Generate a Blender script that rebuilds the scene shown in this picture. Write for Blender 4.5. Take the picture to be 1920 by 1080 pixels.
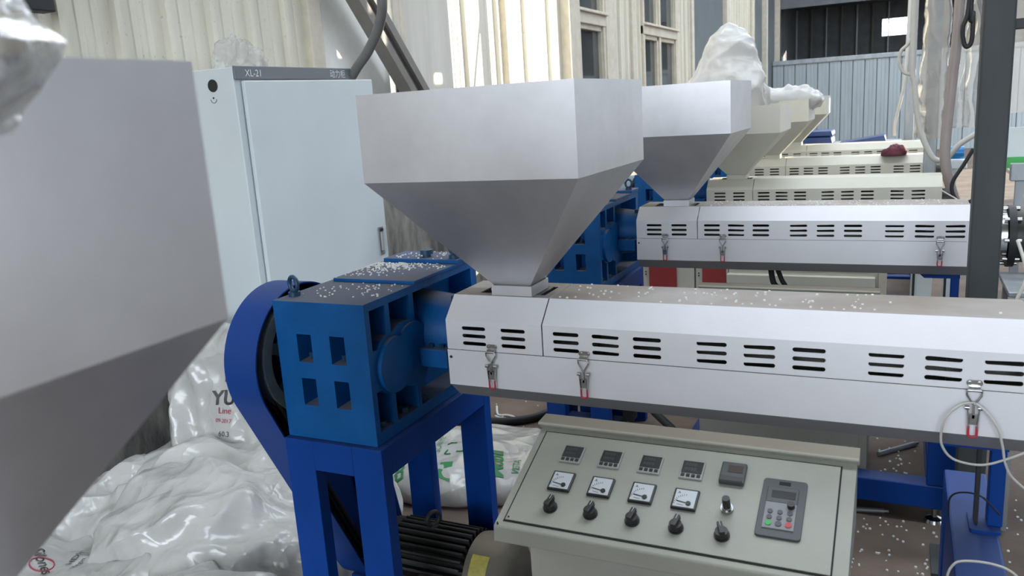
import bpy, bmesh, math, random
from mathutils import Vector, Matrix, noise
from mathutils.geometry import tessellate_polygon
from mathutils.bvhtree import BVHTree

for o in list(bpy.data.objects):
    bpy.data.objects.remove(o, do_unlink=True)
SC = bpy.context.scene
COL = SC.collection
R = math.radians

# ------------------------------------------------------------------ camera
YAW, PITCH, ROLL, FPX = -0.45215912, 0.21783627, 0.06483016, 1524.67
cam = bpy.data.cameras.new('camera')
cam.sensor_fit = 'HORIZONTAL'; cam.sensor_width = 36.0
cam.lens = FPX / 1920 * 36.0
cam.clip_start = 0.02; cam.clip_end = 300
cam.dof.use_dof = True; cam.dof.focus_distance = 2.6; cam.dof.aperture_fstop = 6.5
camo = bpy.data.objects.new('camera', cam); COL.objects.link(camo)
_f = Vector((math.sin(YAW) * math.cos(PITCH), math.cos(YAW) * math.cos(PITCH), -math.sin(PITCH)))
_r = Vector((math.cos(YAW), -math.sin(YAW), 0)); _d = _f.cross(_r)
_r2 = math.cos(ROLL) * _r + math.sin(ROLL) * _d
_d2 = -math.sin(ROLL) * _r + math.cos(ROLL) * _d
camo.matrix_world = Matrix(((_r2.x, -_d2.x, -_f.x, 0), (_r2.y, -_d2.y, -_f.y, 0), (_r2.z, -_d2.z, -_f.z, 1.6), (0, 0, 0, 1)))
SC.camera = camo

# ------------------------------------------------------------------ world, sun, exposure
w = bpy.data.worlds.new('sky'); SC.world = w; w.use_nodes = True
bg = w.node_tree.nodes['Background']
bg.inputs[0].default_value = (0.84, 0.92, 1.0, 1); bg.inputs[1].default_value = 8.8
sun = bpy.data.lights.new('sun', 'SUN'); sun.energy = 14.0; sun.angle = R(0.15); sun.color = (1.0, 0.90, 0.72)
suno = bpy.data.objects.new('sun', sun); COL.objects.link(suno)
suno.rotation_euler = Vector((-1, -1, -0.30)).to_track_quat('-Z', 'Y').to_euler()
suno.location = (14, 22, 9)
ROOF_FILL_OPENINGS = [(-2.4, 4.5, 2.0, 3.0), (-2.4, 4.5, 5.0, 6.2), (-2.4, 4.5, 8.6, 10.0), (-2.4, 4.5, 13.0, 15.0), (-2.4, 4.5, 18.0, 20.0)]    # x0, x1, y0, y1 of unseen roof openings added to brighten the hall
BACK_DOOR = (-2.8, 2.6, 0.9, 5.0)      # x0, x1, z0, z1 in the wall behind the photographer
SIDE_DOOR = (2.3, 3.4, 0.0, 2.6)       # y0, y1, z0, z1 in the right wall
def portal(loc, rot, sx, sy):
    l = bpy.data.lights.new('sky_portal', 'AREA'); l.shape = 'RECTANGLE'; l.size = sx; l.size_y = sy; l.cycles.is_portal = True
    o = bpy.data.objects.new('sky_portal', l); COL.objects.link(o); o.location = loc; o.rotation_euler = rot
for _x0, _x1, _y0, _y1 in ROOF_FILL_OPENINGS: portal(((_x0 + _x1) / 2, (_y0 + _y1) / 2, 6.25), (0, 0, 0), _x1 - _x0, _y1 - _y0)
portal((-0.1, -6.1, 2.95), (R(90), 0, 0), 5.4, 4.1)
portal((6.03, 2.85, 1.3), (0, R(90), 0), 2.6, 1.1)
portal((6.03, 19.0, 2.1), (0, R(90), 0), 4.2, 5.6)
SC.view_settings.view_transform = 'Standard'; SC.view_settings.look = 'None'
SC.view_settings.exposure = 0.0; SC.view_settings.gamma = 1.0; SC.view_settings.use_curve_mapping = False
SC.cycles.max_bounces = 10; SC.cycles.diffuse_bounces = 5; SC.cycles.transparent_max_bounces = 12
SC.cycles.sample_clamp_indirect = 6.0
SC.cycles.use_denoising = True
SC.cycles.caustics_reflective = False; SC.cycles.caustics_refractive = False

# ------------------------------------------------------------------ materials
def mat(name, col, rough=0.5, metal=0.0, var=0.12, scale=6.0, dust=0.0, dustcol=(0.30, 0.265, 0.23), bump=0.0, bscale=60, spec=0.5,
        streak=None, col2=None, emit=None, alpha=1.0, trans=0.0, stretch=(1, 1, 1), speck=0.0, sheen_coat=0.0):
    m = bpy.data.materials.new(name); m.use_nodes = True
    nt = m.node_tree; N = nt.nodes; L = nt.links; b = N['Principled BSDF']
    b.inputs['Roughness'].default_value = rough; b.inputs['Metallic'].default_value = metal
    b.inputs['Specular IOR Level'].default_value = spec
    b.inputs['Coat Weight'].default_value = sheen_coat
    tc = N.new('ShaderNodeTexCoord'); mp = N.new('ShaderNodeMapping'); mp.inputs['Scale'].default_value = stretch
    geo = N.new('ShaderNodeNewGeometry')
    L.new(geo.outputs['Position'], mp.inputs['Vector'])
    n = N.new('ShaderNodeTexNoise'); n.inputs['Scale'].default_value = scale; n.inputs['Detail'].default_value = 5; n.inputs['Roughness'].default_value = 0.62
    L.new(mp.outputs[0], n.inputs['Vector'])
    rp = N.new('ShaderNodeValToRGB'); rp.color_ramp.elements[0].position = 0.36; rp.color_ramp.elements[1].position = 0.68
    c2 = col2 if col2 else tuple(c * (1 - var) for c in col)
    rp.color_ramp.elements[0].color = (*c2, 1); rp.color_ramp.elements[1].color = (*col, 1)
    L.new(n.outputs['Fac'], rp.inputs[0]); out = rp.outputs[0]
    if speck:
        v = N.new('ShaderNodeTexNoise'); v.inputs['Scale'].default_value = 45; v.inputs['Detail'].default_value = 3
        L.new(geo.outputs['Position'], v.inputs['Vector'])
        r2 = N.new('ShaderNodeValToRGB'); r2.color_ramp.elements[0].position = 0.66; r2.color_ramp.elements[1].position = 0.74
        r2.color_ramp.elements[0].color = (0, 0, 0, 1); r2.color_ramp.elements[1].color = (speck, speck, speck, 1)
        L.new(v.outputs['Fac'], r2.inputs[0])
        mx = N.new('ShaderNodeMix'); mx.data_type = 'RGBA'; L.new(r2.outputs[0], mx.inputs[0]); L.new(out, mx.inputs[6]); mx.inputs[7].default_value = (*[c * 0.35 for c in col], 1)
        out = mx.outputs[2]
    if dust:
        sx = N.new('ShaderNodeSeparateXYZ'); L.new(geo.outputs['Normal'], sx.inputs[0])
        mr = N.new('ShaderNodeMapRange'); mr.inputs[1].default_value = 0.80; mr.inputs[2].default_value = 0.97; mr.inputs[3].default_value = 0; mr.inputs[4].default_value = dust
        L.new(sx.outputs['Z'], mr.inputs[0])
        dn = N.new('ShaderNodeTexNoise'); dn.inputs['Scale'].default_value = 3.2; dn.inputs['Detail'].default_value = 6
        L.new(geo.outputs['Position'], dn.inputs['Vector'])
        dr = N.new('ShaderNodeMapRange'); dr.inputs[1].default_value = 0.3; dr.inputs[2].default_value = 0.6; dr.inputs[3].default_value = 0.72; dr.inputs[4].default_value = 1.0
        L.new(dn.outputs['Fac'], dr.inputs[0])
        mu = N.new('ShaderNodeMath'); mu.operation = 'MULTIPLY'; L.new(mr.outputs[0], mu.inputs[0]); L.new(dr.outputs[0], mu.inputs[1])
        mx = N.new('ShaderNodeMix'); mx.data_type = 'RGBA'; L.new(mu.outputs[0], mx.inputs[0]); L.new(out, mx.inputs[6]); mx.inputs[7].default_value = (*dustcol, 1)
        out = mx.outputs[2]
        ra = N.new('ShaderNodeMapRange'); ra.inputs[3].default_value = rough; ra.inputs[4].default_value = 0.85
        L.new(mu.outputs[0], ra.inputs[0]); L.new(ra.outputs[0], b.inputs['Roughness'])
    L.new(out, b.inputs['Base Color'])
    if bump:
        bn = N.new('ShaderNodeTexNoise'); bn.inputs['Scale'].default_value = bscale; bn.inputs['Detail'].default_value = 4
        L.new(mp.outputs[0], bn.inputs['Vector'])
        bp = N.new('ShaderNodeBump'); bp.inputs['Strength'].default_value = bump; bp.inputs['Distance'].default_value = 0.01
        L.new(bn.outputs['Fac'], bp.inputs['Height']); L.new(bp.outputs[0], b.inputs['Normal'])
    if emit:
        b.inputs['Emission Color'].default_value = (*emit[0], 1); b.inputs['Emission Strength'].default_value = emit[1]
    if alpha < 1: b.inputs['Alpha'].default_value = alpha
    if trans: b.inputs['Transmission Weight'].default_value = trans
    return m

def film(name, col, transp, rough=0.25, tl=0.5, bump=0.5, scale=14):
    m = bpy.data.materials.new(name); m.use_nodes = True
    nt = m.node_tree; N = nt.nodes; L = nt.links
    for x in list(N): N.remove(x)
    o = N.new('ShaderNodeOutputMaterial'); d = N.new('ShaderNodeBsdfDiffuse'); t = N.new('ShaderNodeBsdfTranslucent'); g = N.new('ShaderNodeBsdfGlossy'); tr = N.new('ShaderNodeBsdfTransparent')
    for x in (d, t): x.inputs[0].default_value = (*col, 1)
    g.inputs['Roughness'].default_value = rough
    geo = N.new('ShaderNodeNewGeometry'); n = N.new('ShaderNodeTexNoise'); n.inputs['Scale'].default_value = scale; n.inputs['Detail'].default_value = 5
    bp = N.new('ShaderNodeBump'); bp.inputs['Strength'].default_value = bump; bp.inputs['Distance'].default_value = 0.02
    L.new(geo.outputs['Position'], n.inputs['Vector']); L.new(n.outputs['Fac'], bp.inputs['Height'])
    for x in (d, g): L.new(bp.outputs[0], x.inputs['Normal'])
    a = N.new('ShaderNodeMixShader'); a.inputs[0].default_value = tl; L.new(d.outputs[0], a.inputs[1]); L.new(t.outputs[0], a.inputs[2])
    fr = N.new('ShaderNodeFresnel'); fr.inputs[0].default_value = 1.5
    c = N.new('ShaderNodeMixShader'); L.new(fr.outputs[0], c.inputs[0]); L.new(a.outputs[0], c.inputs[1]); L.new(g.outputs[0], c.inputs[2])
    e = N.new('ShaderNodeMixShader'); e.inputs[0].default_value = transp; L.new(c.outputs[0], e.inputs[1]); L.new(tr.outputs[0], e.inputs[2])
    L.new(e.outputs[0], o.inputs[0])
    return m

M = {}
M['white'] = mat('white_paint', (0.82, 0.825, 0.87), 0.38, var=0.07, scale=3.5, dust=0.92, dustcol=(0.25, 0.205, 0.165), bump=0.04, bscale=160)
M['white_bin'] = mat('dull_steel_sheet', (0.66, 0.66, 0.69), 0.40, metal=0.75, var=0.13, scale=5, bump=0.015, bscale=160)
M['cream'] = mat('cream_paint', (0.63, 0.62, 0.54), 0.42, var=0.07, scale=4, dust=0.35, dustcol=(0.45, 0.40, 0.33))
M['console'] = mat('console_paint', (0.385, 0.39, 0.34), 0.45, var=0.10, scale=7, dust=0.0, speck=0.0, bump=0.05, bscale=120)
M['console_dusty'] = mat('console_hood_paint', (0.47, 0.465, 0.41), 0.5, var=0.12, scale=7, dust=0.9, dustcol=(0.31, 0.265, 0.21))
M['tray_under'] = mat('tray_shaded_grey', (0.30, 0.30, 0.31), 0.5, metal=0.2, var=0.1)  # darker grey puts underside shade into the colour of the down-facing tray faces
M['blue'] = mat('gearbox_blue', (0.002, 0.095, 0.32), 0.45, spec=0.25, var=0.22, scale=9, dust=0.86, dustcol=(0.15, 0.14, 0.135), bump=0.12, bscale=45)
M['blue_frame'] = mat('frame_blue', (0.002, 0.050, 0.28), 0.42, spec=0.22, var=0.15, scale=5, dust=0.30, dustcol=(0.10, 0.12, 0.17), bump=0.05)
M['guard'] = mat('guard_blue', (0.006, 0.050, 0.26), 0.45, spec=0.3, var=0.15, scale=4, dust=0.25, dustcol=(0.10, 0.11, 0.16))
M['bolt_blue'] = mat('bolt_blue', (0.012, 0.06, 0.13), 0.4, var=0.3)
M['iron'] = mat('dark_iron', (0.03, 0.034, 0.038), 0.55, metal=0.3, var=0.3)
M['pulley'] = mat('pulley_iron', (0.20, 0.26, 0.30), 0.5, metal=0.3, var=0.3)
M['rubber'] = mat('black_rubber', (0.014, 0.014, 0.015), 0.6, var=0.2)
M['barrel'] = mat('heater_band', (0.05, 0.048, 0.045), 0.45, metal=0.6, var=0.4, scale=30)
M['chrome'] = mat('zinc_plate', (0.55, 0.56, 0.57), 0.24, metal=1.0, var=0.25, scale=40)
M['red'] = mat('red_grip', (0.55, 0.03, 0.05), 0.4, var=0.1)
M['motor'] = mat('motor_iron', (0.022, 0.022, 0.022), 0.55, var=0.3, dust=0.55, dustcol=(0.085, 0.075, 0.065))
M['motor_bell'] = mat('motor_bell_dusty', (0.13, 0.115, 0.09), 0.7, var=0.3, scale=10, dust=0.9, dustcol=(0.26, 0.21, 0.16))
M['plate_yellow'] = mat('yellow_plate', (0.42, 0.37, 0.08), 0.5, var=0.35, scale=40)
M['plate_dark'] = mat('dark_plate', (0.05, 0.06, 0.07), 0.35, metal=0.5, var=0.3, scale=50)
M['galv'] = mat('galvanised', (0.40, 0.43, 0.46), 0.42, metal=0.55, var=0.28, scale=9, stretch=(1, 1, 0.35))
M['column'] = mat('column_steel', (0.060, 0.068, 0.073), 0.6, spec=0.3, metal=0.0, var=0.22, scale=7, stretch=(1, 1, 0.25))
M['brace'] = mat('brace_steel', (0.20, 0.19, 0.175), 0.6, var=0.15, scale=8)
M['wall'] = mat('corrugated_cream', (0.70, 0.67, 0.57), 0.5, var=0.13, scale=3, stretch=(1, 1, 0.35), speck=0.5)
M['wall_trim'] = mat('wall_trim_cream', (0.64, 0.59, 0.49), 0.55, var=0.18, scale=10)
M['board'] = mat('white_board', (0.80, 0.80, 0.76), 0.3, var=0.08, scale=9)
M['sheet'] = mat('dusty_board', (0.60, 0.575, 0.51), 0.4, var=0.18, scale=2.2, stretch=(1, 3.5, 0.4))
M['concrete'] = mat('stained_concrete', (0.33, 0.315, 0.29), 0.85, col2=(0.085, 0.083, 0.08), scale=7, stretch=(1, 1.0, 0.35), bump=0.4, bscale=40)
M['floor'] = mat('dusty_floor', (0.185, 0.138, 0.110), 0.8, col2=(0.10, 0.077, 0.063), scale=2.3, bump=0.25, bscale=50)
M['yard'] = mat('yard_ground', (0.34, 0.31, 0.27), 0.9, var=0.2, scale=0.5)
M['darkdoor'] = mat('dark_sheet', (0.115, 0.135, 0.15), 0.5, var=0.18, scale=2)
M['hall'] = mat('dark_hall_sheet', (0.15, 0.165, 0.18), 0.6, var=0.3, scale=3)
M['partition'] = mat('pale_corrugated', (0.37, 0.42, 0.45), 0.45, var=0.14, scale=3, stretch=(3, 1, 0.3))
M['cabinet'] = mat('cabinet_paint', (0.66, 0.72, 0.745), 0.4, var=0.05, scale=3)
M['band'] = mat('cabinet_band', (0.16, 0.175, 0.195), 0.45, var=0.08)
M['ink_white'] = mat('white_ink', (0.8, 0.8, 0.8), 0.5, var=0.02)
M['ink_black'] = mat('black_ink', (0.02, 0.02, 0.025), 0.5, var=0.02)
M['ink_green'] = mat('green_ink', (0.03, 0.25, 0.08), 0.5, var=0.1)
M['ink_red'] = mat('red_ink', (0.45, 0.04, 0.08), 0.5, var=0.1)
M['black'] = mat('black_plastic', (0.018, 0.018, 0.02), 0.38, var=0.1)
M['grey_plastic'] = mat('grey_plastic', (0.06, 0.066, 0.072), 0.42, var=0.08)
M['keypad'] = mat('keypad_grey', (0.24, 0.25, 0.26), 0.45, var=0.05)
M['lcd'] = mat('unlit_display', (0.035, 0.038, 0.04), 0.2, var=0.2)
M['lcd_brown'] = mat('unlit_brown_display', (0.075, 0.06, 0.05), 0.2, var=0.1)
M['dial'] = mat('meter_dial', (0.60, 0.64, 0.68), 0.3, var=0.03, sheen_coat=0.6)
M['bezel'] = mat('silver_bezel', (0.42, 0.42, 0.41), 0.35, var=0.15, scale=30)
M['gap'] = mat('dark_gap', (0.015, 0.015, 0.015), 0.8, var=0.0)
M['sack'] = mat('white_film_sack', (0.54, 0.535, 0.52), 0.22, var=0.08, scale=5, bump=0.35, bscale=16, spec=0.7)
M['sack_grey'] = mat('grey_film_sack', (0.48, 0.48, 0.465), 0.22, var=0.10, scale=5, bump=0.35, bscale=18, spec=0.6)
def crinkle(m, strength):
    nt = m.node_tree; N = nt.nodes; L = nt.links; b = N['Principled BSDF']; geo = N.new('ShaderNodeNewGeometry'); last = None
    wn = N.new('ShaderNodeTexNoise'); wn.inputs['Scale'].default_value = 3.0; L.new(geo.outputs['Position'], wn.inputs['Vector'])
    ad = N.new('ShaderNodeVectorMath'); ad.operation = 'MULTIPLY_ADD'; L.new(wn.outputs['Color'], ad.inputs[0]); ad.inputs[1].default_value = (0.35, 0.35, 0.35); L.new(geo.outputs['Position'], ad.inputs[2])
    for sc, st in ((6.5, strength), (15.0, strength * 0.55)):
        v = N.new('ShaderNodeTexVoronoi'); v.inputs['Scale'].default_value = sc; L.new(ad.outputs[0], v.inputs['Vector'])
        bp = N.new('ShaderNodeBump'); bp.inputs['Strength'].default_value = st; bp.inputs['Distance'].default_value = 0.35 / sc
        L.new(v.outputs['Distance'], bp.inputs['Height'])
        if last: L.new(last.outputs[0], bp.inputs['Normal'])
        last = bp
    L.new(last.outputs[0], b.inputs['Normal'])
crinkle(M['sack'], 0.42); crinkle(M['sack_grey'], 0.42)
M['film'] = film('clear_film', (0.82, 0.78, 0.72), 0.42, tl=0.65)
M['film_clear'] = film('crinkled_clear_film', (0.85, 0.83, 0.80), 0.55, rough=0.12, bump=1.0, scale=45)
M['film_grey'] = film('cloudy_film', (0.62, 0.60, 0.57), 0.25, tl=0.35)
M['film_sack'] = film('backlit_white_film', (0.86, 0.86, 0.86), 0.0, tl=0.4, bump=0.25)
M['pellet'] = mat('white_pellet', (0.80, 0.80, 0.78), 0.4, var=0.1, scale=80)
M['hose'] = mat('mauve_hose', (0.34, 0.29, 0.28), 0.45, var=0.1)
M['cable_white'] = mat('white_cable', (0.56, 0.55, 0.51), 0.4, var=0.08)
M['cable_grey'] = mat('grey_conduit', (0.17, 0.17, 0.17), 0.35, var=0.1)
M['redpanel'] = mat('red_panel', (0.36, 0.045, 0.045), 0.5, var=0.12)
M['rag'] = mat('maroon_cloth', (0.14, 0.035, 0.055), 0.85, var=0.3, scale=30)
M['tarp'] = mat('blue_tarp', (0.012, 0.05, 0.20), 0.35, var=0.3, scale=8)
M['bright_blue'] = mat('bright_blue_paint', (0.02, 0.25, 0.62), 0.3, var=0.15)
M['glass'] = mat('dusty_pane', (0.075, 0.085, 0.088), 0.06, var=0.3, scale=4, spec=0.8)
M['roofm'] = mat('roof_sheet', (0.19, 0.195, 0.20), 0.6, var=0.1)
M['green'] = mat('green_plastic', (0.05, 0.42, 0.09), 0.4, var=0.1)

# ------------------------------------------------------------------ helpers
class MB:
    def __init__(s): s.v = []; s.f = []; s.mi = []; s.mats = []; s.sm = []
    def _m(s, m):
        m = M[m] if isinstance(m, str) else m
        if m not in s.mats: s.mats.append(m)
        return s.mats.index(m)
    def add(s, vs, fs, m, smooth=False):
        k = len(s.v); i = s._m(m); s.v += [tuple(v) for v in vs]
        for f in fs: s.f.append(tuple(a + k for a in f)); s.mi.append(i); s.sm.append(smooth)
    def box(s, x0, x1, y0, y1, z0, z1, m):
        vs = [(x, y, z) for x in (x0, x1) for y in (y0, y1) for z in (z0, z1)]
        s.add(vs, [(0, 1, 3, 2), (4, 6, 7, 5), (0, 4, 5, 1), (2, 3, 7, 6), (0, 2, 6, 4), (1, 5, 7, 3)], m)
    def hexa(s, b, t, m):      # two quads (bottom, top)
        s.add(list(b) + list(t), [(3, 2, 1, 0), (4, 5, 6, 7), (0, 1, 5, 4), (1, 2, 6, 5), (2, 3, 7, 6), (3, 0, 4, 7)], m)
    def prism(s, pts, axis, a0, a1, m, caps=True):
        n = len(pts)
        def P(p, a):
            return {'x': (a, p[0], p[1]), 'y': (p[0], a, p[1]), 'z': (p[0], p[1], a)}[axis]
        vs = [P(p, a0) for p in pts] + [P(p, a1) for p in pts]
        fs = [(i, (i + 1) % n, n + (i + 1) % n, n + i) for i in range(n)]
        s.add(vs, fs, m)
        if caps: s.add(vs, [tuple(range(n))[::-1], tuple(range(n, 2 * n))], m)
    def cyl(s, p0, p1, r0, m, r1=None, n=20, caps=True, smooth=True):
        p0 = Vector(p0); p1 = Vector(p1); r1 = r0 if r1 is None else r1
        d = (p1 - p0).normalized(); a = d.orthogonal().normalized(); b = d.cross(a)
        vs = [p0 + r0 * (math.cos(t) * a + math.sin(t) * b) for t in [2 * math.pi * i / n for i in range(n)]]
        vs += [p1 + r1 * (math.cos(t) * a + math.sin(t) * b) for t in [2 * math.pi * i / n for i in range(n)]]
        s.add(vs, [(i, (i + 1) % n, n + (i + 1) % n, n + i) for i in range(n)], m, smooth)
        if caps: s.add(vs, [tuple(range(n))[::-1], tuple(range(n, 2 * n))], m)
    def tube(s, pts, r, m, n=8, closed=False, smooth=True):
        pts = [Vector(p) for p in pts]; k = len(pts); rings = []; a = None
        for i, p in enumerate(pts):
            q = pts[(i + 1) % k] if (closed or i < k - 1) else p; o = pts[i - 1] if (closed or i > 0) else p
            d = (q - o).normalized()
            a = d.orthogonal().normalized() if a is None else (a - d * a.dot(d)).normalized()
            b = d.cross(a); rings.append([p + r * (math.cos(t) * a + math.sin(t) * b) for t in [2 * math.pi * j / n for j in range(n)]])
        vs = [v for rg in rings for v in rg]; fs = []
        for i in range(k if closed else k - 1):
            i2 = (i + 1) % k
            for j in range(n): fs.append((i * n + j, i * n + (j + 1) % n, i2 * n + (j + 1) % n, i2 * n + j))
        if not closed: fs += [tuple(range(n))[::-1], tuple(range((k - 1) * n, k * n))]
        s.add(vs, fs, m, smooth)
    def torus(s, c, ax, R0, r, m, n=24, k=8):
        c = Vector(c); ax = Vector(ax).normalized(); a = ax.orthogonal().normalized(); b = ax.cross(a)
        s.tube([c + R0 * (math.cos(t) * a + math.sin(t) * b) for t in [2 * math.pi * i / n for i in range(n)]], r, m, n=k, closed=True)
    def holes(s, outer, hs, fn, m):     # flat polygon with holes, fn maps (u,v)->xyz
        loops = [[Vector((p[0], p[1], 0)) for p in outer]] + [[Vector((p[0], p[1], 0)) for p in h] for h in hs]
        flat = [p for l in loops for p in l]
        s.add([fn(p.x, p.y) for p in flat], [tuple(t) for t in tessellate_polygon(loops)], m)
    def build(s, name, parent=None, bevel=0, solid=0, seg=2, fix=True):
        me = bpy.data.meshes.new(name); me.from_pydata(s.v, [], s.f)
        for m in s.mats: me.materials.append(m)
        for i, p in enumerate(me.polygons): p.material_index = s.mi[i]; p.use_smooth = s.sm[i]
        if fix or solid:
            b = bmesh.new(); b.from_mesh(me)
            if solid: bmesh.ops.remove_doubles(b, verts=b.verts, dist=1e-5)
            bmesh.ops.recalc_face_normals(b, faces=b.faces); b.to_mesh(me); b.free()
        o = bpy.data.objects.new(name, me); COL.objects.link(o)
        if parent: o.parent = parent
        if solid:
            d = o.modifiers.new('thickness', 'SOLIDIFY'); d.thickness = solid; d.offset = -1
        if bevel:
            d = o.modifiers.new('bevel', 'BEVEL'); d.width = bevel; d.segments = seg; d.limit_method = 'ANGLE'; d.angle_limit = R(40)
        return o

def empty(name, loc=(0, 0, 0), rz=0):
    o = bpy.data.objects.new(name, None); COL.objects.link(o); o.location = loc; o.rotation_euler.z = rz; o.empty_display_size = 0.05
    return o
def tag(o, label=None, cat=None, group=None, kind=None):
    if label: o['label'] = label
    if cat: o['category'] = cat
    if group: o['group'] = group
    if kind: o['kind'] = kind
    return o
def copy_tree(o, parent=None):
    c = o.copy(); COL.objects.link(c); inv = o.matrix_parent_inverse.copy(); c.parent = parent; c.matrix_parent_inverse = inv
    for ch in [x for x in bpy.data.objects if x.parent == o]: copy_tree(ch, c)
    return c
def moved(o, d, label, **k):
    c = copy_tree(o); c.location = o.location + Vector(d); tag(c, label, **k); return c
def rrect(cx, cy, w, h, r=None, n=4):
    r = min(w, h) / 2 if r is None else r; out = []
    for sx, sy, a0 in ((1, 1, 0), (-1, 1, 90), (-1, -1, 180), (1, -1, 270)):
        for i in range(n + 1):
            a = R(a0 + 90 * i / n); out.append((cx + sx * (w / 2 - r) + r * math.cos(a), cy + sy * (h / 2 - r) + r * math.sin(a)))
    return out
def rect(x0, x1, y0, y1): return [(x0, y0), (x1, y0), (x1, y1), (x0, y1)]
def smooth_path(pts, k=8):
    pts = [Vector(p) for p in pts]; out = []
    for i in range(len(pts) - 1):
        p0 = pts[max(i - 1, 0)]; p1 = pts[i]; p2 = pts[i + 1]; p3 = pts[min(i + 2, len(pts) - 1)]
        for j in range(k):
            t = j / k
            out.append(0.5 * ((2 * p1) + (p2 - p0) * t + (2 * p0 - 5 * p1 + 4 * p2 - p3) * t * t + (3 * p1 - p0 - 3 * p2 + p3) * t ** 3))
    out.append(pts[-1]); return out
def text_mesh(s, size, font_bold=False):
    c = bpy.data.curves.new('t', 'FONT'); c.body = s; c.size = size; c.fill_mode = 'FRONT'; c.resolution_u = 3
    if font_bold: c.offset = size * 0.02
    o = bpy.data.objects.new('t', c); COL.objects.link(o)
    bpy.context.view_layer.update()
    me = bpy.data.meshes.new_from_object(o.evaluated_get(bpy.context.evaluated_depsgraph_get()))
    bpy.data.objects.remove(o); bpy.data.curves.remove(c)
    return me
def lettering(s, size, origin, u, v, m, parent, name='lettering', bold=False, lift=0.0008, bvh=None, label=None):
    me = text_mesh(s, size, bold); u = Vector(u).normalized(); v = Vector(v).normalized(); n = u.cross(v)
    if bvh:
        b = bmesh.new(); b.from_mesh(me); bmesh.ops.triangulate(b, faces=b.faces)
        for _ in range(2):
            es = [e for e in b.edges if e.calc_length() > 0.02]
            if es: bmesh.ops.subdivide_edges(b, edges=es, cuts=1); bmesh.ops.triangulate(b, faces=b.faces)
        b.to_mesh(me); b.free()
    o0 = Vector(origin); miss = []
    for vt in me.vertices:
        p = o0 + u * vt.co.x + v * vt.co.y
        if bvh:
            h = bvh.ray_cast(p + n * 0.5, -n, 1.0)
            if h[0] is None: miss.append(vt.index)
            p = h[0] + n * 0.004 if h[0] else p
        else: p = p + n * lift
        vt.co = p
    if miss:
        bb = bmesh.new(); bb.from_mesh(me); bb.verts.ensure_lookup_table(); bmesh.ops.delete(bb, geom=[bb.verts[i] for i in miss], context='VERTS'); bb.to_mesh(me); bb.free()
    me.materials.clear(); me.materials.append(M[m])
    o = bpy.data.objects.new(name, me); COL.objects.link(o)
    if parent: o.parent = parent; o.matrix_parent_inverse = parent.matrix_world.inverted()
    if label: o['label'] = label
    return o

# ================================================================== THE SETTING
WX = -3.0      # inner face of the left wall
b = MB(); b.box(-3.4, 6.1, -6.3, 32, -0.2, 0, 'floor'); f = b.build('floor'); tag(f, kind='structure')
b = MB()
for zz in (6.2, 6.3): b.holes(rect(-3.4, 6.1, -6.3, 32), [rect(*k) for k in ROOF_FILL_OPENINGS], lambda u, v, zz=zz: (u, v, zz), 'roofm')
tag(b.build('ceiling', fix=False), kind='structure')
b = MB(); b.box(6.2, 120, -60, 120, -0.2, -0.02, 'yard'); b.box(-120, 6.2, -60, -6.5, -0.2, -0.02, 'yard'); b.box(-120, 6.2, 32, 120, -0.2, -0.02, 'yard'); tag(b.build('ground_outside'), kind='structure')

def ribbed(y0, y1, z0, z1, m, pitch=0.267, x=WX):
    prof = []
    y = y0
    while y < y1 - 1e-6:
        for dy, dx in ((0.0, 0), (0.045, 0), (0.050, 0.005), (0.078, 0.005), (0.083, 0), (0.12, 0), (0.125, 0.005), (0.153, 0.005), (0.158, 0), (0.212, 0), (0.220, 0.030), (0.246, 0.030), (0.254, 0), (0.2545, -0.014), (0.2595, -0.014), (0.260, 0)):
            if y + dy < y1: prof.append((x + dx, y + dy))
        y += pitch
    prof.append((x, y1))
    b = MB(); k = len(prof)
    b.add([(p[0], p[1], z0) for p in prof] + [(p[0], p[1], z1) for p in prof], [(i, i + 1, k + i + 1, k + i) for i in range(k - 1)], m)
    b.box(x - 0.12, x - 0.02, y0, y1, z0, z1, m)
    return b

wall = empty('wall_left', (WX, 0, 0)); tag(wall, kind='structure')
def wpart(b, name, **k):
    o = b.build(name, **k); o.parent = wall; o.matrix_parent_inverse = Matrix.Translation((3.0, 0, 0)); return o
wpart(ribbed(-6.3 + 0.06, 3.78, 1.0, 6.2, 'wall'), 'corrugated_sheet', fix=False)
wpart(ribbed(9.18, 10.3, 0.6, 6.2, 'wall'), 'corrugated_sheet', fix=False)
wpart(ribbed(12.1, 13.0, 0.6, 6.2, 'wall'), 'corrugated_sheet', fix=False)
wpart(ribbed(15.9, 18.6, 0.6, 6.2, 'wall'), 'corrugated_sheet', fix=False)
wpart(ribbed(5.40, 7.62, 1.0, 6.2, 'wall', pitch=0.55), 'corrugated_sheet', fix=False)
b = MB(); b.box(WX - 0.2, WX + 0.06, -6.3, 24, 0, 1.12, 'concrete'); wpart(b, 'concrete_dado')
b = MB(); b.box(WX - 0.05, WX + 0.012, 3.86, 4.56, 1.12, 6.2, 'board'); wpart(b, 'white_board', bevel=0.004)
b = MB(); b.box(WX - 0.05, WX + 0.01, 4.78, 5.40, 1.12, 6.2, 'sheet'); wpart(b, 'dusty_board', bevel=0.004)
for y0, y1, t in ((3.76, 3.87, 0.05), (4.60, 4.68, 0.05), (4.70, 4.77, 0.035), (6.29, 6.35, 0.05), (7.62, 7.93, 0.09), (8.82, 9.16, 0.06), (12.0, 12.2, 0.05), (12.9, 13.05, 0.06), (15.7, 15.95, 0.06), (18.5, 18.8, 0.06), (9.85, 10.0, 0.04)):
    b = MB(); b.box(WX - 0.06, WX + t, y0, y1, 1.0, 6.2, 'wall_trim'); wpart(b, 'trim_strip', bevel=0.006)
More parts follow.
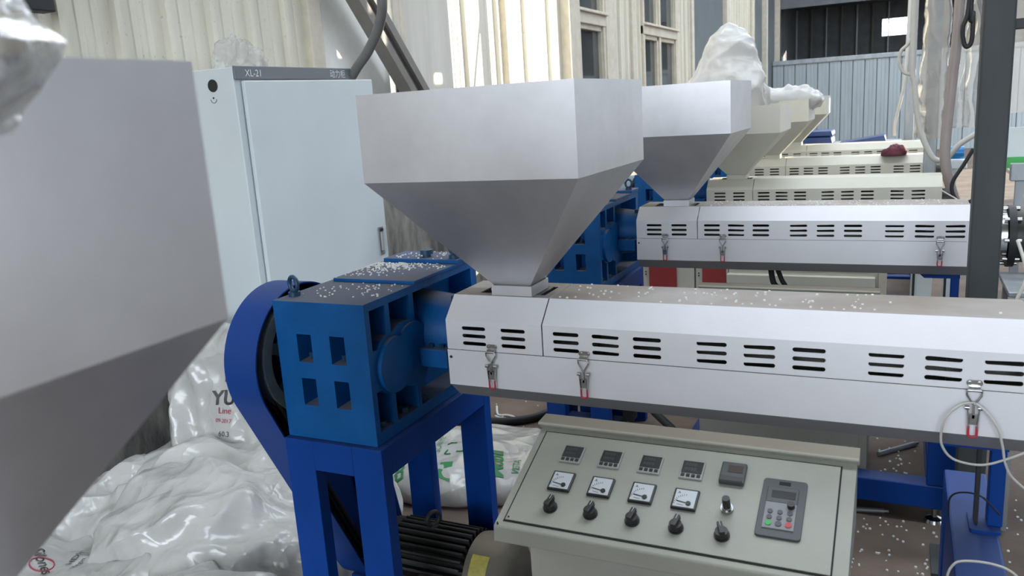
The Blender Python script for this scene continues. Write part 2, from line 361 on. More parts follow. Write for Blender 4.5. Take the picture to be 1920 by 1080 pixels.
b = MB(); b.cyl((WX + 0.045, 4.585, 1.1), (WX + 0.045, 4.585, 2.02), 0.012, 'black', n=8); wpart(b, 'dark_rod')
for y0, y1 in ((13.05, 15.7), (18.8, 24.0)):
    b = MB(); b.box(WX - 0.08, WX - 0.02, y0, y1, 0.6, 6.2, 'darkdoor'); wpart(b, 'dark_panel')
for y in (20.3, 22.4):
    b = MB(); b.box(WX - 0.02, WX + 0.10, y, y + 0.16, 0.6, 6.2, 'wall_trim'); wpart(b, 'trim_strip', bevel=0.006)

def window(n, y0, y1, mull):
    o = empty('window_%d' % n, (WX, y0, 1.12)); tag(o, kind='structure')
    inv = Matrix.Translation((-WX, -y0, -1.12))
    def part(b, nm, **k):
        q = b.build(nm, **k); q.parent = o; q.matrix_parent_inverse = inv
    for z0, z1 in ((1.12, 1.2), (2.39, 2.50), (3.9, 4.0)):
        b = MB(); b.box(WX - 0.05, WX + 0.055, y0, y1, z0, z1, 'wall_trim'); part(b, 'rail', bevel=0.008)
    b = MB(); b.box(WX - 0.02, WX + 0.09, y0 + 0.01, y1 - 0.01, 2.50, 2.53, 'wall_trim'); part(b, 'sill', bevel=0.006)
    for m_ in [y0 + 0.035] + mull + [y1 - 0.035]:
        b = MB(); b.box(WX - 0.045, WX + 0.045, m_ - 0.035, m_ + 0.035, 1.12, 4.0, 'wall_trim'); part(b, 'stile', bevel=0.008)
    ys = [y0] + mull + [y1]
    for a, c in zip(ys[:-1], ys[1:]):
        for z0, z1 in ((1.2, 2.39), (2.5, 3.9)):
            b = MB(); b.box(WX - 0.03, WX - 0.022, a + 0.03, c - 0.03, z0, z1, 'glass'); part(b, 'pane')
            b = MB()
            for (p, q, r_, s_) in ((a + 0.035, c - 0.035, z0, z0 + 0.05), (a + 0.035, c - 0.035, z1 - 0.05, z1), (a + 0.035, a + 0.085, z0, z1), (c - 0.085, c - 0.035, z0, z1)):
                b.box(WX - 0.035, WX + 0.02, p, q, r_, s_, 'wall_trim')
            part(b, 'sash', bevel=0.005)
    b = MB(); b.box(WX - 0.12, WX - 0.06, y0, y1, 4.0, 6.2, 'wall_trim'); part(b, 'head_panel')
    return o
window(1, 7.93, 8.84, [])
window(2, 10.3, 12.02, [11.1])
b = MB(); b.box(WX - 0.5, WX - 0.45, 7.5, 12.5, 0, 6.2, 'wall'); tag(b.build('wall_outer'), kind='structure')

b = MB()
for yy in (-6.0, -6.2): b.holes(rect(-3.4, 6.1, 0, 6.2), [rect(*BACK_DOOR)], lambda u, v, yy=yy: (u, yy, v), 'wall')
tag(b.build('wall_back', fix=False), kind='structure')
# right wall out of view, its openings placed to steer low sun and sky light
def right_wall():
    ys = rect(-6.0, 32, 0, 6.2)
    ops = [SIDE_DOOR, (17.2, 21.8, 0.0, 4.2), (14.42, 16.60, 4.45, 6.0), (13.3, 13.9, 2.5, 3.3), (14.05, 14.5, 2.5, 3.3), (14.7, 15.6, 2.3, 3.5),  # wide low far opening added to brighten the hoppers' right faces
           (12.92, 13.005, 4.83, 4.95), (13.035, 13.13, 4.84, 4.935), (13.03, 13.13, 4.65, 4.76), (13.69, 13.75, 4.83, 4.94), (14.12, 14.28, 4.50, 4.58), (11.9, 12.85, 2.55, 4.3)]
    b = MB()
    for xx in (6.0, 6.06):
        b.holes(ys, [rect(*o) for o in ops], lambda u, v, xx=xx: (xx, u, v), 'roofm')
    return b.build('wall_right', fix=False)
tag(right_wall(), kind='structure')
b = MB(); b.box(9.5, 9.8, 5.2, 9.4, -0.02, 6.0, 'wall'); tag(b.build('wall_sun_blocker'), kind='structure')  # unseen wall added outside to keep direct sun out of the side door

# far hall: low pale partition with a rail, dark hall beyond it with one bright opening
YP = 22.0
pw = empty('wall_partition', (0, YP, 0)); tag(pw, kind='structure'); pinv = Matrix.Translation((0, -YP, 0))
b = MB(); prof = [(0.004, 0.0), (0.010, -0.022), (0.085, -0.022), (0.09, -0.016), (0.10, -0.016), (0.105, -0.022), (0.165, -0.022), (0.17, -0.016), (0.18, -0.016), (0.185, -0.022), (0.255, -0.022), (0.261, 0.0)]
k = len(prof); b.add([(p[0] - 3.0, YP + p[1], 0) for p in prof] + [(p[0] - 3.0, YP + p[1], 2.22) for p in prof], [(i, i + 1, k + i + 1, k + i) for i in range(k - 1)] + [tuple(range(k - 1, -1, -1)), tuple(range(k, 2 * k))], 'partition')
p0 = b.build('sheet_panel', pw, fix=False); p0.matrix_parent_inverse = pinv
for i in range(1, 27):
    q = p0.copy(); COL.objects.link(q); q.parent = pw; q.matrix_parent_inverse = pinv; q.location.x = 0.267 * i
b = MB(); b.box(-3.0, 4.1, YP + 0.001, YP + 0.03, 0, 2.22, 'iron'); q = b.build('backing', pw); q.matrix_parent_inverse = pinv
b = MB(); b.box(-3.0, 4.0, YP - 0.05, YP + 0.06, 2.20, 2.31, 'galv'); o = b.build('rail', pw, bevel=0.01); o.matrix_parent_inverse = pinv; o['label'] = 'grey top rail of the partition'
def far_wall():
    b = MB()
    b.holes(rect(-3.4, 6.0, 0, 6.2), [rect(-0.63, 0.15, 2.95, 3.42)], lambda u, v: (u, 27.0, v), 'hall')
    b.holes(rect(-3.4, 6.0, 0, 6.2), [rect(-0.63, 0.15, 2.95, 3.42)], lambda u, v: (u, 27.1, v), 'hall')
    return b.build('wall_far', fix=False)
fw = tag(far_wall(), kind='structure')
for i in range(7):
    x = -3.0 + i * 0.42
    b = MB(); b.box(x, x + 0.035, 26.93, 27.0, 0, 6.2, 'brace' if i % 2 else 'galv'); b.build('seam_post', fw)
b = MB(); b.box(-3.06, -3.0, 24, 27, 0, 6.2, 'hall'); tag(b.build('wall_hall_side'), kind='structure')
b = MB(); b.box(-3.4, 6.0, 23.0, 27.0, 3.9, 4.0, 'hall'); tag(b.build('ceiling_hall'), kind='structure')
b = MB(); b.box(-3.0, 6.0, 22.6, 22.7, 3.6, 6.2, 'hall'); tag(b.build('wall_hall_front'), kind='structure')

# diagonal wall brace (U channel)
d0 = Vector((-2.86, 3.47, 2.98)); d1 = Vector((-2.86, 6.24, 0.0))
dr = (d1 - d0).normalized(); nn = Vector((0, -dr.z, dr.y)) if False else dr.cross(Vector((1, 0, 0))).normalized()
b = MB()
for a, c, x0, x1 in ((-0.085, -0.03, 0.0, 0.06), (-0.03, 0.03, 0.0, 0.03), (0.03, 0.085, 0.0, 0.06)):
    q = [d0 + nn * a, d0 + nn * c, d1 + nn * c, d1 + nn * a]
    b.hexa([v + Vector((x0 - 0.03, 0, 0)) for v in q], [v + Vector((x1, 0, 0)) for v in q], 'brace')
br = b.build('diagonal_brace'); tag(br, 'grey steel diagonal brace channel slanting down the left wall', 'brace')

# ================================================================== EXTRUDER PIECES (row of machines along +Y)
AX, AZ = 1.89, 1.0           # barrel axis
def slots_for(groups, w=0.067, zs=(1.059, 1.039, 1.019)):
    return [rrect(g + w / 2, z, w, 0.0095, n=3) for g in groups for z in zs]

LX, SX, RX = -1.046, -0.777, 0.243
def latch(P, x, dz):
    y = 1.75
    b = MB()
    b.prism(rrect(x, 1.0145, 0.029, 0.0125, n=4), 'y', y - 0.0025, y, 'chrome')
    for s in (-1, 1): b.cyl((x + s * 0.0085, y - 0.0048, 1.0145), (x + s * 0.0085, y - 0.002, 1.0145), 0.0038, 'chrome', n=10)
    b.cyl((x - 0.012, y - 0.010, 1.002), (x + 0.012, y - 0.010, 1.002), 0.0033, 'chrome', n=8)
    b.box(x - 0.010, x + 0.010, y - 0.010, y, 1.0015, 1.009, 'chrome')
    pts = [(x - 0.0135, y - 0.011, 1.0), (x, y - 0.011, 1.002), (x + 0.0135, y - 0.011, 1.0), (x + 0.0125, y - 0.011, 0.992), (x + 0.003, y - 0.012, 0.976), (x, y - 0.012, 0.972), (x - 0.003, y - 0.012, 0.976), (x - 0.0125, y - 0.011, 0.992)]
    b.tube(pts, 0.0021, 'chrome', n=6, closed=True)
    b.box(x - 0.0022, x + 0.0022, y - 0.014, y - 0.009, 0.945, 0.974, 'chrome')
    for s in (-1, 1):
        b.hexa([(x + s * 0.0085, y - 0.016, 0.925), (x + s * 0.0065, y - 0.016, 0.925), (x + s * 0.0065, y - 0.006, 0.925), (x + s * 0.0085, y - 0.006, 0.925)],
               [(x + s * 0.0115, y - 0.016, 0.967), (x + s * 0.0095, y - 0.016, 0.967), (x + s * 0.0095, y, 0.967), (x + s * 0.0115, y, 0.967)], 'chrome')
        b.cyl((x + s * 0.0075, y - 0.012, 0.9665), (x + s * 0.0155, y - 0.012, 0.9665), 0.0045, 'chrome', n=10)
    b.box(x - 0.0065, x + 0.0065, y - 0.014, y - 0.005, 0.932, 0.952, 'chrome')
    o = b.build('latch'); o['label'] = 'zinc toggle latch'
    g = MB(); g.tube(smooth_path([(x - 0.0075, y - 0.013, 0.928), (x - 0.0075, y - 0.013, 0.912), (x - 0.006, y - 0.013, 0.9075), (x, y - 0.013, 0.906), (x + 0.006, y - 0.013, 0.9075), (x + 0.0075, y - 0.013, 0.912), (x + 0.0075, y - 0.013, 0.928)], 3), 0.0024, 'red', n=6)
    q = g.build('grip'); q['label'] = 'red U-shaped grip of the latch'
    for ob in (o, q):
        for v in ob.data.vertices: v.co.z += dz
    P(o); P(q, o); q.matrix_parent_inverse = Matrix.Identity(4)
    return o

def shell(x0, x1, slots, m, dz=0, hole=None):
    """bent sheet cover: slotted front, chamfer, top (optional square hole), chamfer, back"""
    b = MB(); z0, z1, z2 = 1.001 + dz, 1.079 + dz, 1.133 + dz
    ya, yb, yc, yd = 1.75, 1.806, 1.974, 2.03
    sl = [[(p[0], p[1] + dz) for p in s] for s in slots]
    b.holes(rect(x0, x1, z0, z1), sl, lambda u, v: (u, ya, v), m)
    b.add([(x0, ya, z1), (x1, ya, z1), (x1, yb, z2), (x0, yb, z2)], [(0, 1, 2, 3)], m)
    b.holes(rect(x0, x1, yb, yc), [hole] if hole else [], lambda u, v: (u, v, z2), m)
    b.add([(x0, yc, z2), (x1, yc, z2), (x1, yd, z1), (x0, yd, z1)], [(0, 1, 2, 3)], m)
    b.add([(x0, yd, z0), (x1, yd, z0), (x1, yd, z1), (x0, yd, z1)], [(0, 1, 2, 3)], m)
    return b
def end_plate(x, m, dz=0, thick=0.002, bore=0.075):
    o = [(1.752, 0.905), (1.795, 0.862), (1.985, 0.862), (2.028, 0.905), (2.028, 1.078), (1.973, 1.131), (1.807, 1.131), (1.752, 1.078)]
    h = [(AX + bore * math.cos(2 * math.pi * i / 20), AZ + bore * math.sin(2 * math.pi * i / 20)) for i in range(20)]
    b = MB()
    for xx in (x, x + thick): b.holes([(p[0], p[1] + dz) for p in o], [[(p[0], p[1] + dz) for p in h]], lambda u, v, xx=xx: (xx, u, v), m)
    return b

GR_S = [-1.0, -0.89]; GR_L = [-0.749, -0.649, -0.548, -0.400, -0.297, -0.195, -0.046, 0.058, 0.162]
def housing(m, dz=0, latches=(-0.917, -0.669, 0.147), rx=RX):
    t = empty('barrel_housing', (-0.4, AX, 0.86 + dz))
    inv = Matrix.Translation((0.4, -AX, -0.86 - dz))
    def P(o, par=t):
        o.parent = par; o.matrix_parent_inverse = inv; return o
    hole = rect(-0.985, -0.80, 1.835, 1.935)
    c1 = P(shell(LX, SX - 0.0015, slots_for(GR_S), m, dz, hole).build('throat_cover', solid=0.0018)); c1['label'] = 'short cover section around the feed throat'
    c2 = P(shell(SX + 0.0015, rx, slots_for([g for g in GR_L if g + 0.07 < rx]), m, dz).build('barrel_cover', solid=0.0018)); c2['label'] = 'long slotted cover section'
    b = MB(); za, zb = 0.905 + dz, 1.0 + dz
    b.holes(rect(LX, rx, za, zb), [rrect(-1.037, 0.980 + dz, 0.0085, 0.0085, n=4)] , lambda u, v: (u, 1.7495, v), m)
    b.add([(LX, 2.03, za), (rx, 2.03, za), (rx, 2.03, zb), (LX, 2.03, zb)], [(0, 1, 2, 3)], m)
    P(b.build('lower_tray', solid=0.0018))
    b = MB(); k = 0.862 + dz
    b.add([(LX, 1.75, za), (rx, 1.75, za), (rx, 1.795, k), (LX, 1.795, k)], [(0, 1, 2, 3)], 'tray_under')
    b.add([(LX, 1.795, k), (rx, 1.795, k), (rx, 1.985, k), (LX, 1.985, k)], [(0, 1, 2, 3)], 'tray_under')
    b.add([(LX, 1.985, k), (rx, 1.985, k), (rx, 2.03, za), (LX, 2.03, za)], [(0, 1, 2, 3)], 'tray_under')
    P(b.build('tray_floor', solid=0.0015))
    P(end_plate(LX + 0.002, m, dz, bore=0.085).build('end_plate', fix=False)); P(end_plate(rx - 0.004, m, dz).build('end_plate', fix=False))
    b = MB(); b.cyl((LX - 0.03, AX, AZ + dz), (rx + 0.06, AX, AZ + dz), 0.055, 'barrel', n=24)
    for i in range(9): b.cyl((-0.74 + i * 0.105, AX, AZ + dz), (-0.66 + i * 0.105, AX, AZ + dz), 0.070, 'barrel', n=24)
    P(b.build('screw_barrel'))
    b = MB(); b.box(-0.945, -0.815, 1.83, 1.94, 1.04 + dz, 1.132 + dz, 'iron'); P(b.build('feed_throat'))
    for x in latches: latch(P, x, dz)
    return t

def hopper(m, zrim, zlow, zneck, x0=-1.148, x1=-0.607, y0=1.60, y1=2.085, nx0=-0.932, nx1=-0.832, ny0=1.817, ny1=1.915):
    t = empty('feed_hopper', (-0.88, 1.866, zneck)); inv = Matrix.Translation((0.88, -1.866, -zneck))
    def P(o): o.parent = t; o.matrix_parent_inverse = inv; return o
    zn = zneck + 0.025
    A = [(x0, y0, zrim), (x1, y0, zrim), (x1, y1, zrim), (x0, y1, zrim)]; Bq = [(p[0], p[1], zlow) for p in A]
    C = [(nx0, ny0, zn), (nx1, ny0, zn), (nx1, ny1, zn), (nx0, ny1, zn)]
    side = [(0, 1, 5, 4), (1, 2, 6, 5), (2, 3, 7, 6), (3, 0, 4, 7)]
    b = MB(); b.add(A + Bq, side, m); P(b.build('bin', solid=0.002))
    b = MB(); b.add(Bq + C, side, m); P(b.build('funnel', solid=0.002))
    e = 0.006
    b = MB(); D = [(nx0 - e, ny0 - e), (nx1 + e, ny0 - e), (nx1 + e, ny1 + e), (nx0 - e, ny1 + e)]
    b.add([(p[0], p[1], zn + 0.001) for p in D] + [(p[0], p[1], zneck) for p in D], side, m); o = P(b.build('outlet_collar', solid=0.0025))
    return t

def pocket(b, fn, x0, x1, z0, z1, depth, m):
    # recess walls and back of a pocket whose mouth lies at depth 0
    c = [(x0, z0), (x1, z0), (x1, z1), (x0, z1)]
    i = 0.006
    ci = [(x0 + i, z0 + i), (x1 - i, z0 + i), (x1 - i, z1 - i), (x0 + i, z1 - i)]
    vs = [fn(u, v, 0) for u, v in c] + [fn(u, v, depth) for u, v in ci]
    b.add(vs, [(0, 1, 5, 4), (1, 2, 6, 5), (2, 3, 7, 6), (3, 0, 4, 7), (4, 5, 6, 7)], m)

GX0, GX1, GY0, GY1, GZ0, GZ1 = -1.425, -1.147, 1.543, 2.12, 0.80, 1.163
def gearbox():
    t = empty('gear_reducer', (-1.286, 1.83, GZ0)); inv = Matrix.Translation((1.286, -1.83, -GZ0))
    def P(o): o.parent = t; o.matrix_parent_inverse = inv; return o
    b = MB()
    hs = [(-1.361, -1.316, 1.006, 1.079), (-1.259, -1.214, 1.006, 1.079), (-1.361, -1.316, 0.890, 0.963), (-1.259, -1.214, 0.890, 0.963)]
    b.holes(rect(GX0, GX1, GZ0, GZ1), [rect(*h) for h in hs], lambda u, v: (u, GY0, v), 'blue')
    for h in hs:
        pocket(b, lambda u, v, d: (u, GY0 + d, v), *h, 0.055, 'blue')
    # right face: openings between ribs and round bearing bosses
    def arc(cx, cz, r, a0, a1, n=10): return [(cx + r * math.cos(R(a0 + (a1 - a0) * i / n)), cz + r * math.sin(R(a0 + (a1 - a0) * i / n))) for i in range(n + 1)]
    w1 = [(1.563, 1.143), (1.563, 1.040)] + arc(1.645, 0.985, 0.085, 140, 103, 4) + [(1.630, 1.143)]
    w2 = [(1.648, 1.143), (1.648, 1.066), (1.690, 1.080), (1.738, 1.078), (1.742, 1.143)]
    w3 = [(1.762, 1.143), (1.762, 1.072), (1.80, 1.05), (1.818, 1.0), (1.812, 0.955), (1.79, 0.915), (1.762, 0.90), (1.762, 0.832), (2.085, 0.832), (2.085, 1.143)]
    w4 = [(1.563, 0.832), (1.625, 0.832), (1.625, 0.912)] + arc(1.645, 0.985, 0.077, 255, 222, 3) + [(1.563, 0.935)]
    w5 = [(1.642, 0.832), (1.745, 0.832), (1.745, 0.902), (1.69, 0.908), (1.642, 0.91)]
    ws = [w1, w2, w3, w4, w5]
    b.holes(rect(GY0, GY1, GZ0, GZ1), ws, lambda u, v: (GX1, u, v), 'blue')
    D = 0.075
    for wv in ws:
        n = len(wv)
        b.add([(GX1, p[0], p[1]) for p in wv] + [(GX1 - D, p[0], p[1]) for p in wv], [(i, (i + 1) % n, n + (i + 1) % n, n + i) for i in range(n)] , 'blue')
        b.holes(wv, [], lambda u, v: (GX1 - D, u, v), 'blue')
    b.add([(GX0, GY0, GZ0), (GX0, GY1, GZ0), (GX0, GY1, GZ1), (GX0, GY0, GZ1)], [(0, 1, 2, 3)], 'blue')
    b.add([(GX0, GY1, GZ0), (GX1, GY1, GZ0), (GX1, GY1, GZ1), (GX0, GY1, GZ1)], [(0, 1, 2, 3)], 'blue')
    b.add([(GX0, GY0, GZ0), (GX1, GY0, GZ0), (GX1, GY1, GZ0), (GX0, GY1, GZ0)], [(0, 1, 2, 3)], 'blue')
    b.add([(GX0, GY0, GZ1), (GX1, GY0, GZ1), (GX1, GY1, GZ1), (GX0, GY1, GZ1)], [(0, 1, 2, 3)], 'blue')
    P(b.build('body', fix=False))
    b = MB(); b.cyl((GX1 - 0.03, 1.645, 0.985), (GX1 + 0.012, 1.645, 0.985), 0.072, 'blue', n=40)
    P(b.build('bearing_cap', bevel=0.004))
    b = MB(); b.cyl((GX1 - 0.04, 1.735, 0.985), (GX1 + 0.007, 1.735, 0.985), 0.085, 'blue', n=40)
    P(b.build('bearing_boss', bevel=0.003))
    b = MB(); b.cyl((GX1 - 0.07, AX, AZ + 0.01), (-1.05, AX, AZ + 0.01), 0.112, 'blue', r1=0.092, n=40); P(b.build('thrust_housing', bevel=0.004))
    b = MB(); b.box(GX1 - 0.02, -1.058, 1.762, 1.805, 0.940, 0.990, 'blue'); P(b.build('clamp_lug', bevel=0.003))
    for x in (-1.118, -1.085): 
        b = MB(); b.cyl((x, 1.784, 0.990), (x, 1.784, 0.999), 0.0075, 'bolt_blue', n=6, smooth=False); P(b.build('bolt'))
    b = MB(); b.cyl((-1.075, 1.86, 1.10), (-1.075, 1.86, 1.115), 0.012, 'bolt_blue', n=6, smooth=False); P(b.build('bolt'))
    for y in (1.60, 1.70, 1.79):
        b = MB(); b.cyl((GX1 - 0.02, y, 0.832), (GX1 - 0.02, y, 0.846), 0.012, 'bolt_blue', n=6, smooth=False); P(b.build('bolt'))
    for x, z in ((-1.338, 1.006), (-1.236, 1.006)):
        b = MB(); b.cyl((x, GY0 + 0.025, z + 0.004), (x, GY0 + 0.025, z + 0.02), 0.008, 'bolt_blue', n=6, smooth=False); P(b.build('bolt'))
    b = MB(); b.box(GX0 + 0.02, GX1 + 0.004, 1.768, 2.125, GZ1, GZ1 + 0.010, 'blue'); P(b.build('lid', bevel=0.002))
    b = MB(); b.box(GX0 + 0.035, GX1 + 0.008, 1.995, 2.115, GZ1 + 0.010, GZ1 + 0.022, 'blue'); P(b.build('rear_lid', bevel=0.002))
    b = MB(); b.cyl((-1.262, 2.035, GZ1 + 0.022), (-1.262, 2.035, GZ1 + 0.032), 0.012, 'bolt_blue', n=16); b.cyl((-1.262, 2.035, GZ1 + 0.030), (-1.262, 2.035, GZ1 + 0.043), 0.019, 'bolt_blue', n=20); P(b.build('breather_plug', bevel=0.004))
    for (x, y, z, r_) in ((-1.40, 1.60, GZ1, 0.0), (-1.160, 2.02, GZ1 + 0.022, 0.0)):
        b = MB(); b.cyl((x, y, z), (x, y, z + 0.011), 0.0155, 'bolt_blue', n=18); b.torus((x, y, z + 0.031), (0.35, 1, 0), 0.0185, 0.0058, 'bolt_blue'); P(b.build('eye_bolt'))
    # input shaft pulley
    b = MB(); c = (1.68, 0.985)
    b.cyl((-1.525, c[0], c[1]), (-1.455, c[0], c[1]), 0.165, 'pulley', n=48, caps=False)
    for xx in (-1.455, -1.525):
        n = 48; vs = [(xx, c[0] + r_ * math.cos(2 * math.pi * i / n), c[1] + r_ * math.sin(2 * math.pi * i / n)) for r_ in (0.165, 0.135) for i in range(n)]
        b.add(vs, [(i, (i + 1) % n, n + (i + 1) % n, n + i) for i in range(n)], 'pulley')
    b.cyl((-1.525, c[0], c[1]), (-1.455, c[0], c[1]), 0.135, 'pulley', n=48, caps=False)
    b.cyl((-1.53, c[0], c[1]), (-1.42, c[0], c[1]), 0.04, 'pulley', n=24)
    for i in range(5):
        a = 2 * math.pi * i / 5 + 0.3; dv = Vector((0, math.cos(a), math.sin(a))); sv = Vector((0, -math.sin(a), math.cos(a))); o_ = Vector((-1.49, c[0], c[1]))
        p = [o_ + dv * 0.03 + sv * 0.018, o_ + dv * 0.03 - sv * 0.018, o_ + dv * 0.14 - sv * 0.013, o_ + dv * 0.14 + sv * 0.013]
        b.hexa([v + Vector((-0.014, 0, 0)) for v in p], [v + Vector((0.014, 0, 0)) for v in p], 'pulley')
    P(b.build('pulley'))
    return t

def guard_profile(off=0.0):
    # teardrop loop around the big and the small pulley, in (y, z)
    c1, r1 = Vector((1.68, 0.975)), 0.202 - off; c2, r2 = Vector((1.93, 0.285)), 0.115 - off
    d = c2 - c1; L_ = d.length; base = math.atan2(d.y, d.x); al = math.acos((r1 - r2) / L_)
    pts = []
    n = 40
    a0 = base + al; a1 = base - al + 2 * math.pi
    for i in range(n + 1):
        a = a0 + (a1 - a0) * i / n; pts.append((c1.x + r1 * math.cos(a), c1.y + r1 * math.sin(a)))
    n = 18; a0 = base - al; a1 = base + al
    for i in range(n + 1):
        a = a0 + (a1 - a0) * i / n; pts.append((c2.x + r2 * math.cos(a), c2.y + r2 * math.sin(a)))
    return pts
def belt_guard():
    t = empty('belt_guard', (-1.5, 1.93, 0.17)); inv = Matrix.Translation((1.5, -1.93, -0.17))
    def P(o): o.parent = t; o.matrix_parent_inverse = inv; return o
    pr = guard_profile(); pi_ = guard_profile(0.004); n = len(pr)
    b = MB(); vs = [(-1.555, *p) for p in pr] + [(-1.450, *p) for p in pr] + [(-1.450, *p) for p in pi_] + [(-1.555, *p) for p in pi_]
    for k in range(3): b.add(vs, [(k * n + i, k * n + (i + 1) % n, (k + 1) * n + (i + 1) % n, (k + 1) * n + i) for i in range(n)], 'guard', True)
    P(b.build('rim', fix=False))
    b = MB(); b.holes(pr, [], lambda u, v: (-1.555, u, v), 'guard'); b.holes(pi_, [], lambda u, v: (-1.552, u, v), 'guard'); P(b.build('side_plate', fix=False))
    b = MB()
    for x in (-1.515, -1.49, -1.465):
        q = [(x, *p) for p in guard_profile(0.050)]
        b.tube(q, 0.008, 'rubber', n=6, closed=True)
    o = P(b.build('drive_belts')); o['kind'] = 'stuff'; o['label'] = 'black V belts'
    for (y0, y1) in ((1.87, 1.99),):
        b = MB(); b.box(-1.545, -1.46, y0, y1, 0.0, 0.175, 'guard'); P(b.build('foot'))
    return t

def stand():
    t = empty('machine_stand', (-1.28, 1.83, 0)); inv = Matrix.Translation((1.28, -1.83, 0))
    def P(b, nm, bev=0.006):
        o = b.build(nm, bevel=bev, seg=3); o.parent = t; o.matrix_parent_inverse = inv
    x0, x1, y0, y1, zt = -1.43, -1.128, 1.528, 2.115, 0.798
    lw = 0.09; ld = 0.04
    for a in (x0, x1 - lw):
        for c in (y0, y1 - ld):
            b = MB(); b.box(a, a + lw, c, c + ld, 0.0, zt, 'blue_frame'); P(b, 'leg', 0.002)
    b = MB(); b.box(x0 + lw, x1 - lw, y0, y0 + ld, zt - 0.08, zt, 'blue_frame'); P(b, 'front_rail', 0.001)
    b = MB(); b.box(x0 + lw, x1 - lw, y1 - ld, y1, zt - 0.08, zt, 'blue_frame'); P(b, 'rear_rail', 0.001)
    for a in (x0, x1 - 0.06):
        b = MB(); b.box(a, a + 0.06, y0 + ld, y1 - ld, zt - 0.08, zt, 'blue_frame'); P(b, 'side_rail', 0.001)
    for c in (y0, y1 - ld):
        b = MB(); b.box(x0 + lw, x1 - lw, c + 0.01, c + ld - 0.01, 0.06, 0.13, 'blue_frame'); P(b, 'cross_rail')
    return t

def motor():
    cy, cz, r = 1.86, 0.285, 0.105
    t = empty('electric_motor', (-1.2, cy, 0.13)); inv = Matrix.Translation((1.2, -cy, -0.13))
    def P(b, nm, **k):
        o = b.build(nm, **k); o.parent = t; o.matrix_parent_inverse = inv; return o
    b = MB(); b.cyl((-1.33, cy, cz), (-1.065, cy, cz), r - 0.012, 'motor', n=40); P(b, 'stator_body')
    for i in range(26):
        a = R(-40 + i * 10.5); dv = Vector((0, math.cos(a), math.sin(a))); sv = Vector((0, -math.sin(a), math.cos(a))) * 0.003
        b = MB(); p0 = Vector((-1.325, cy, cz)) + dv * (r - 0.02); p1 = Vector((-1.075, cy, cz)) + dv * (r - 0.02); h = dv * 0.04
        b.hexa([p0 - sv, p0 + sv, p0 + sv + h, p0 - sv + h], [p1 - sv, p1 + sv, p1 + sv + h, p1 - sv + h], 'motor'); P(b, 'cooling_fin')
    b = MB()
    prof = [(-1.065, 0.118), (-1.045, 0.122), (-0.985, 0.122), (-0.955, 0.112), (-0.935, 0.085), (-0.930, 0.0)]
    n = 40
    vs = [(x, cy + q * math.cos(2 * math.pi * i / n), cz + q * math.sin(2 * math.pi * i / n)) for x, q in prof for i in range(n)]
    b.add(vs, [(k * n + i, k * n + (i + 1) % n, (k + 1) * n + (i + 1) % n, (k + 1) * n + i) for k in range(len(prof) - 1) for i in range(n)], 'motor_bell', True)
    P(b, 'fan_cowl')
    b = MB(); b.cyl((-1.36, cy, cz), (-1.325, cy, cz), 0.118, 'motor', n=40); P(b, 'end_shield', bevel=0.006)
    b = MB(); b.cyl((-1.46, cy, cz), (-1.36, cy, cz), 0.016, 'chrome', n=16); P(b, 'shaft')
    b = MB(); b.cyl((-1.21, cy, cz + r), (-1.21, cy, cz + r + 0.022), 0.016, 'motor', n=14); b.torus((-1.21, cy, cz + r + 0.042), (1, -0.5, 0), 0.021, 0.007, 'motor'); P(b, 'eye_bolt')
    for x in (-1.30, -1.14):
        for s in (-1, 1):
            b = MB(); b.box(x, x + 0.05, cy + s * 0.09 - 0.03, cy + s * 0.09 + 0.03, 0.13, 0.20, 'motor'); P(b, 'foot', bevel=0.005)
    b = MB(); b.box(-1.20, -1.10, cy - 0.155, cy - 0.10, 0.235, 0.325, 'motor'); o = P(b, 'terminal_box', bevel=0.008)
    b = MB(); b.box(-1.192, -1.108, cy - 0.1575, cy - 0.155, 0.245, 0.315, 'plate_dark'); P(b, 'rating_plate')
    a = R(115); dv = Vector((0, math.cos(a + 0.6), math.sin(a + 0.6))); 
    b = MB()
    vs = []
    for i in range(5):
        a = R(124 + i * 7)
        for x in (-1.045, -0.992): vs.append((x, cy + 0.1232 * math.cos(a), cz + 0.1232 * math.sin(a)))
    b.add(vs, [(2 * i, 2 * i + 1, 2 * i + 3, 2 * i + 2) for i in range(4)], 'plate_yellow', True); P(b, 'warning_label')
    # bed of two rails under the motor
    for s in (-1, 1):
        b = MB(); b.box(-1.42, -1.14, cy + s * 0.09 - 0.035, cy + s * 0.09 + 0.035, 0.06, 0.13, 'blue_frame'); P(b, 'slide_rail', bevel=0.004)
    return t

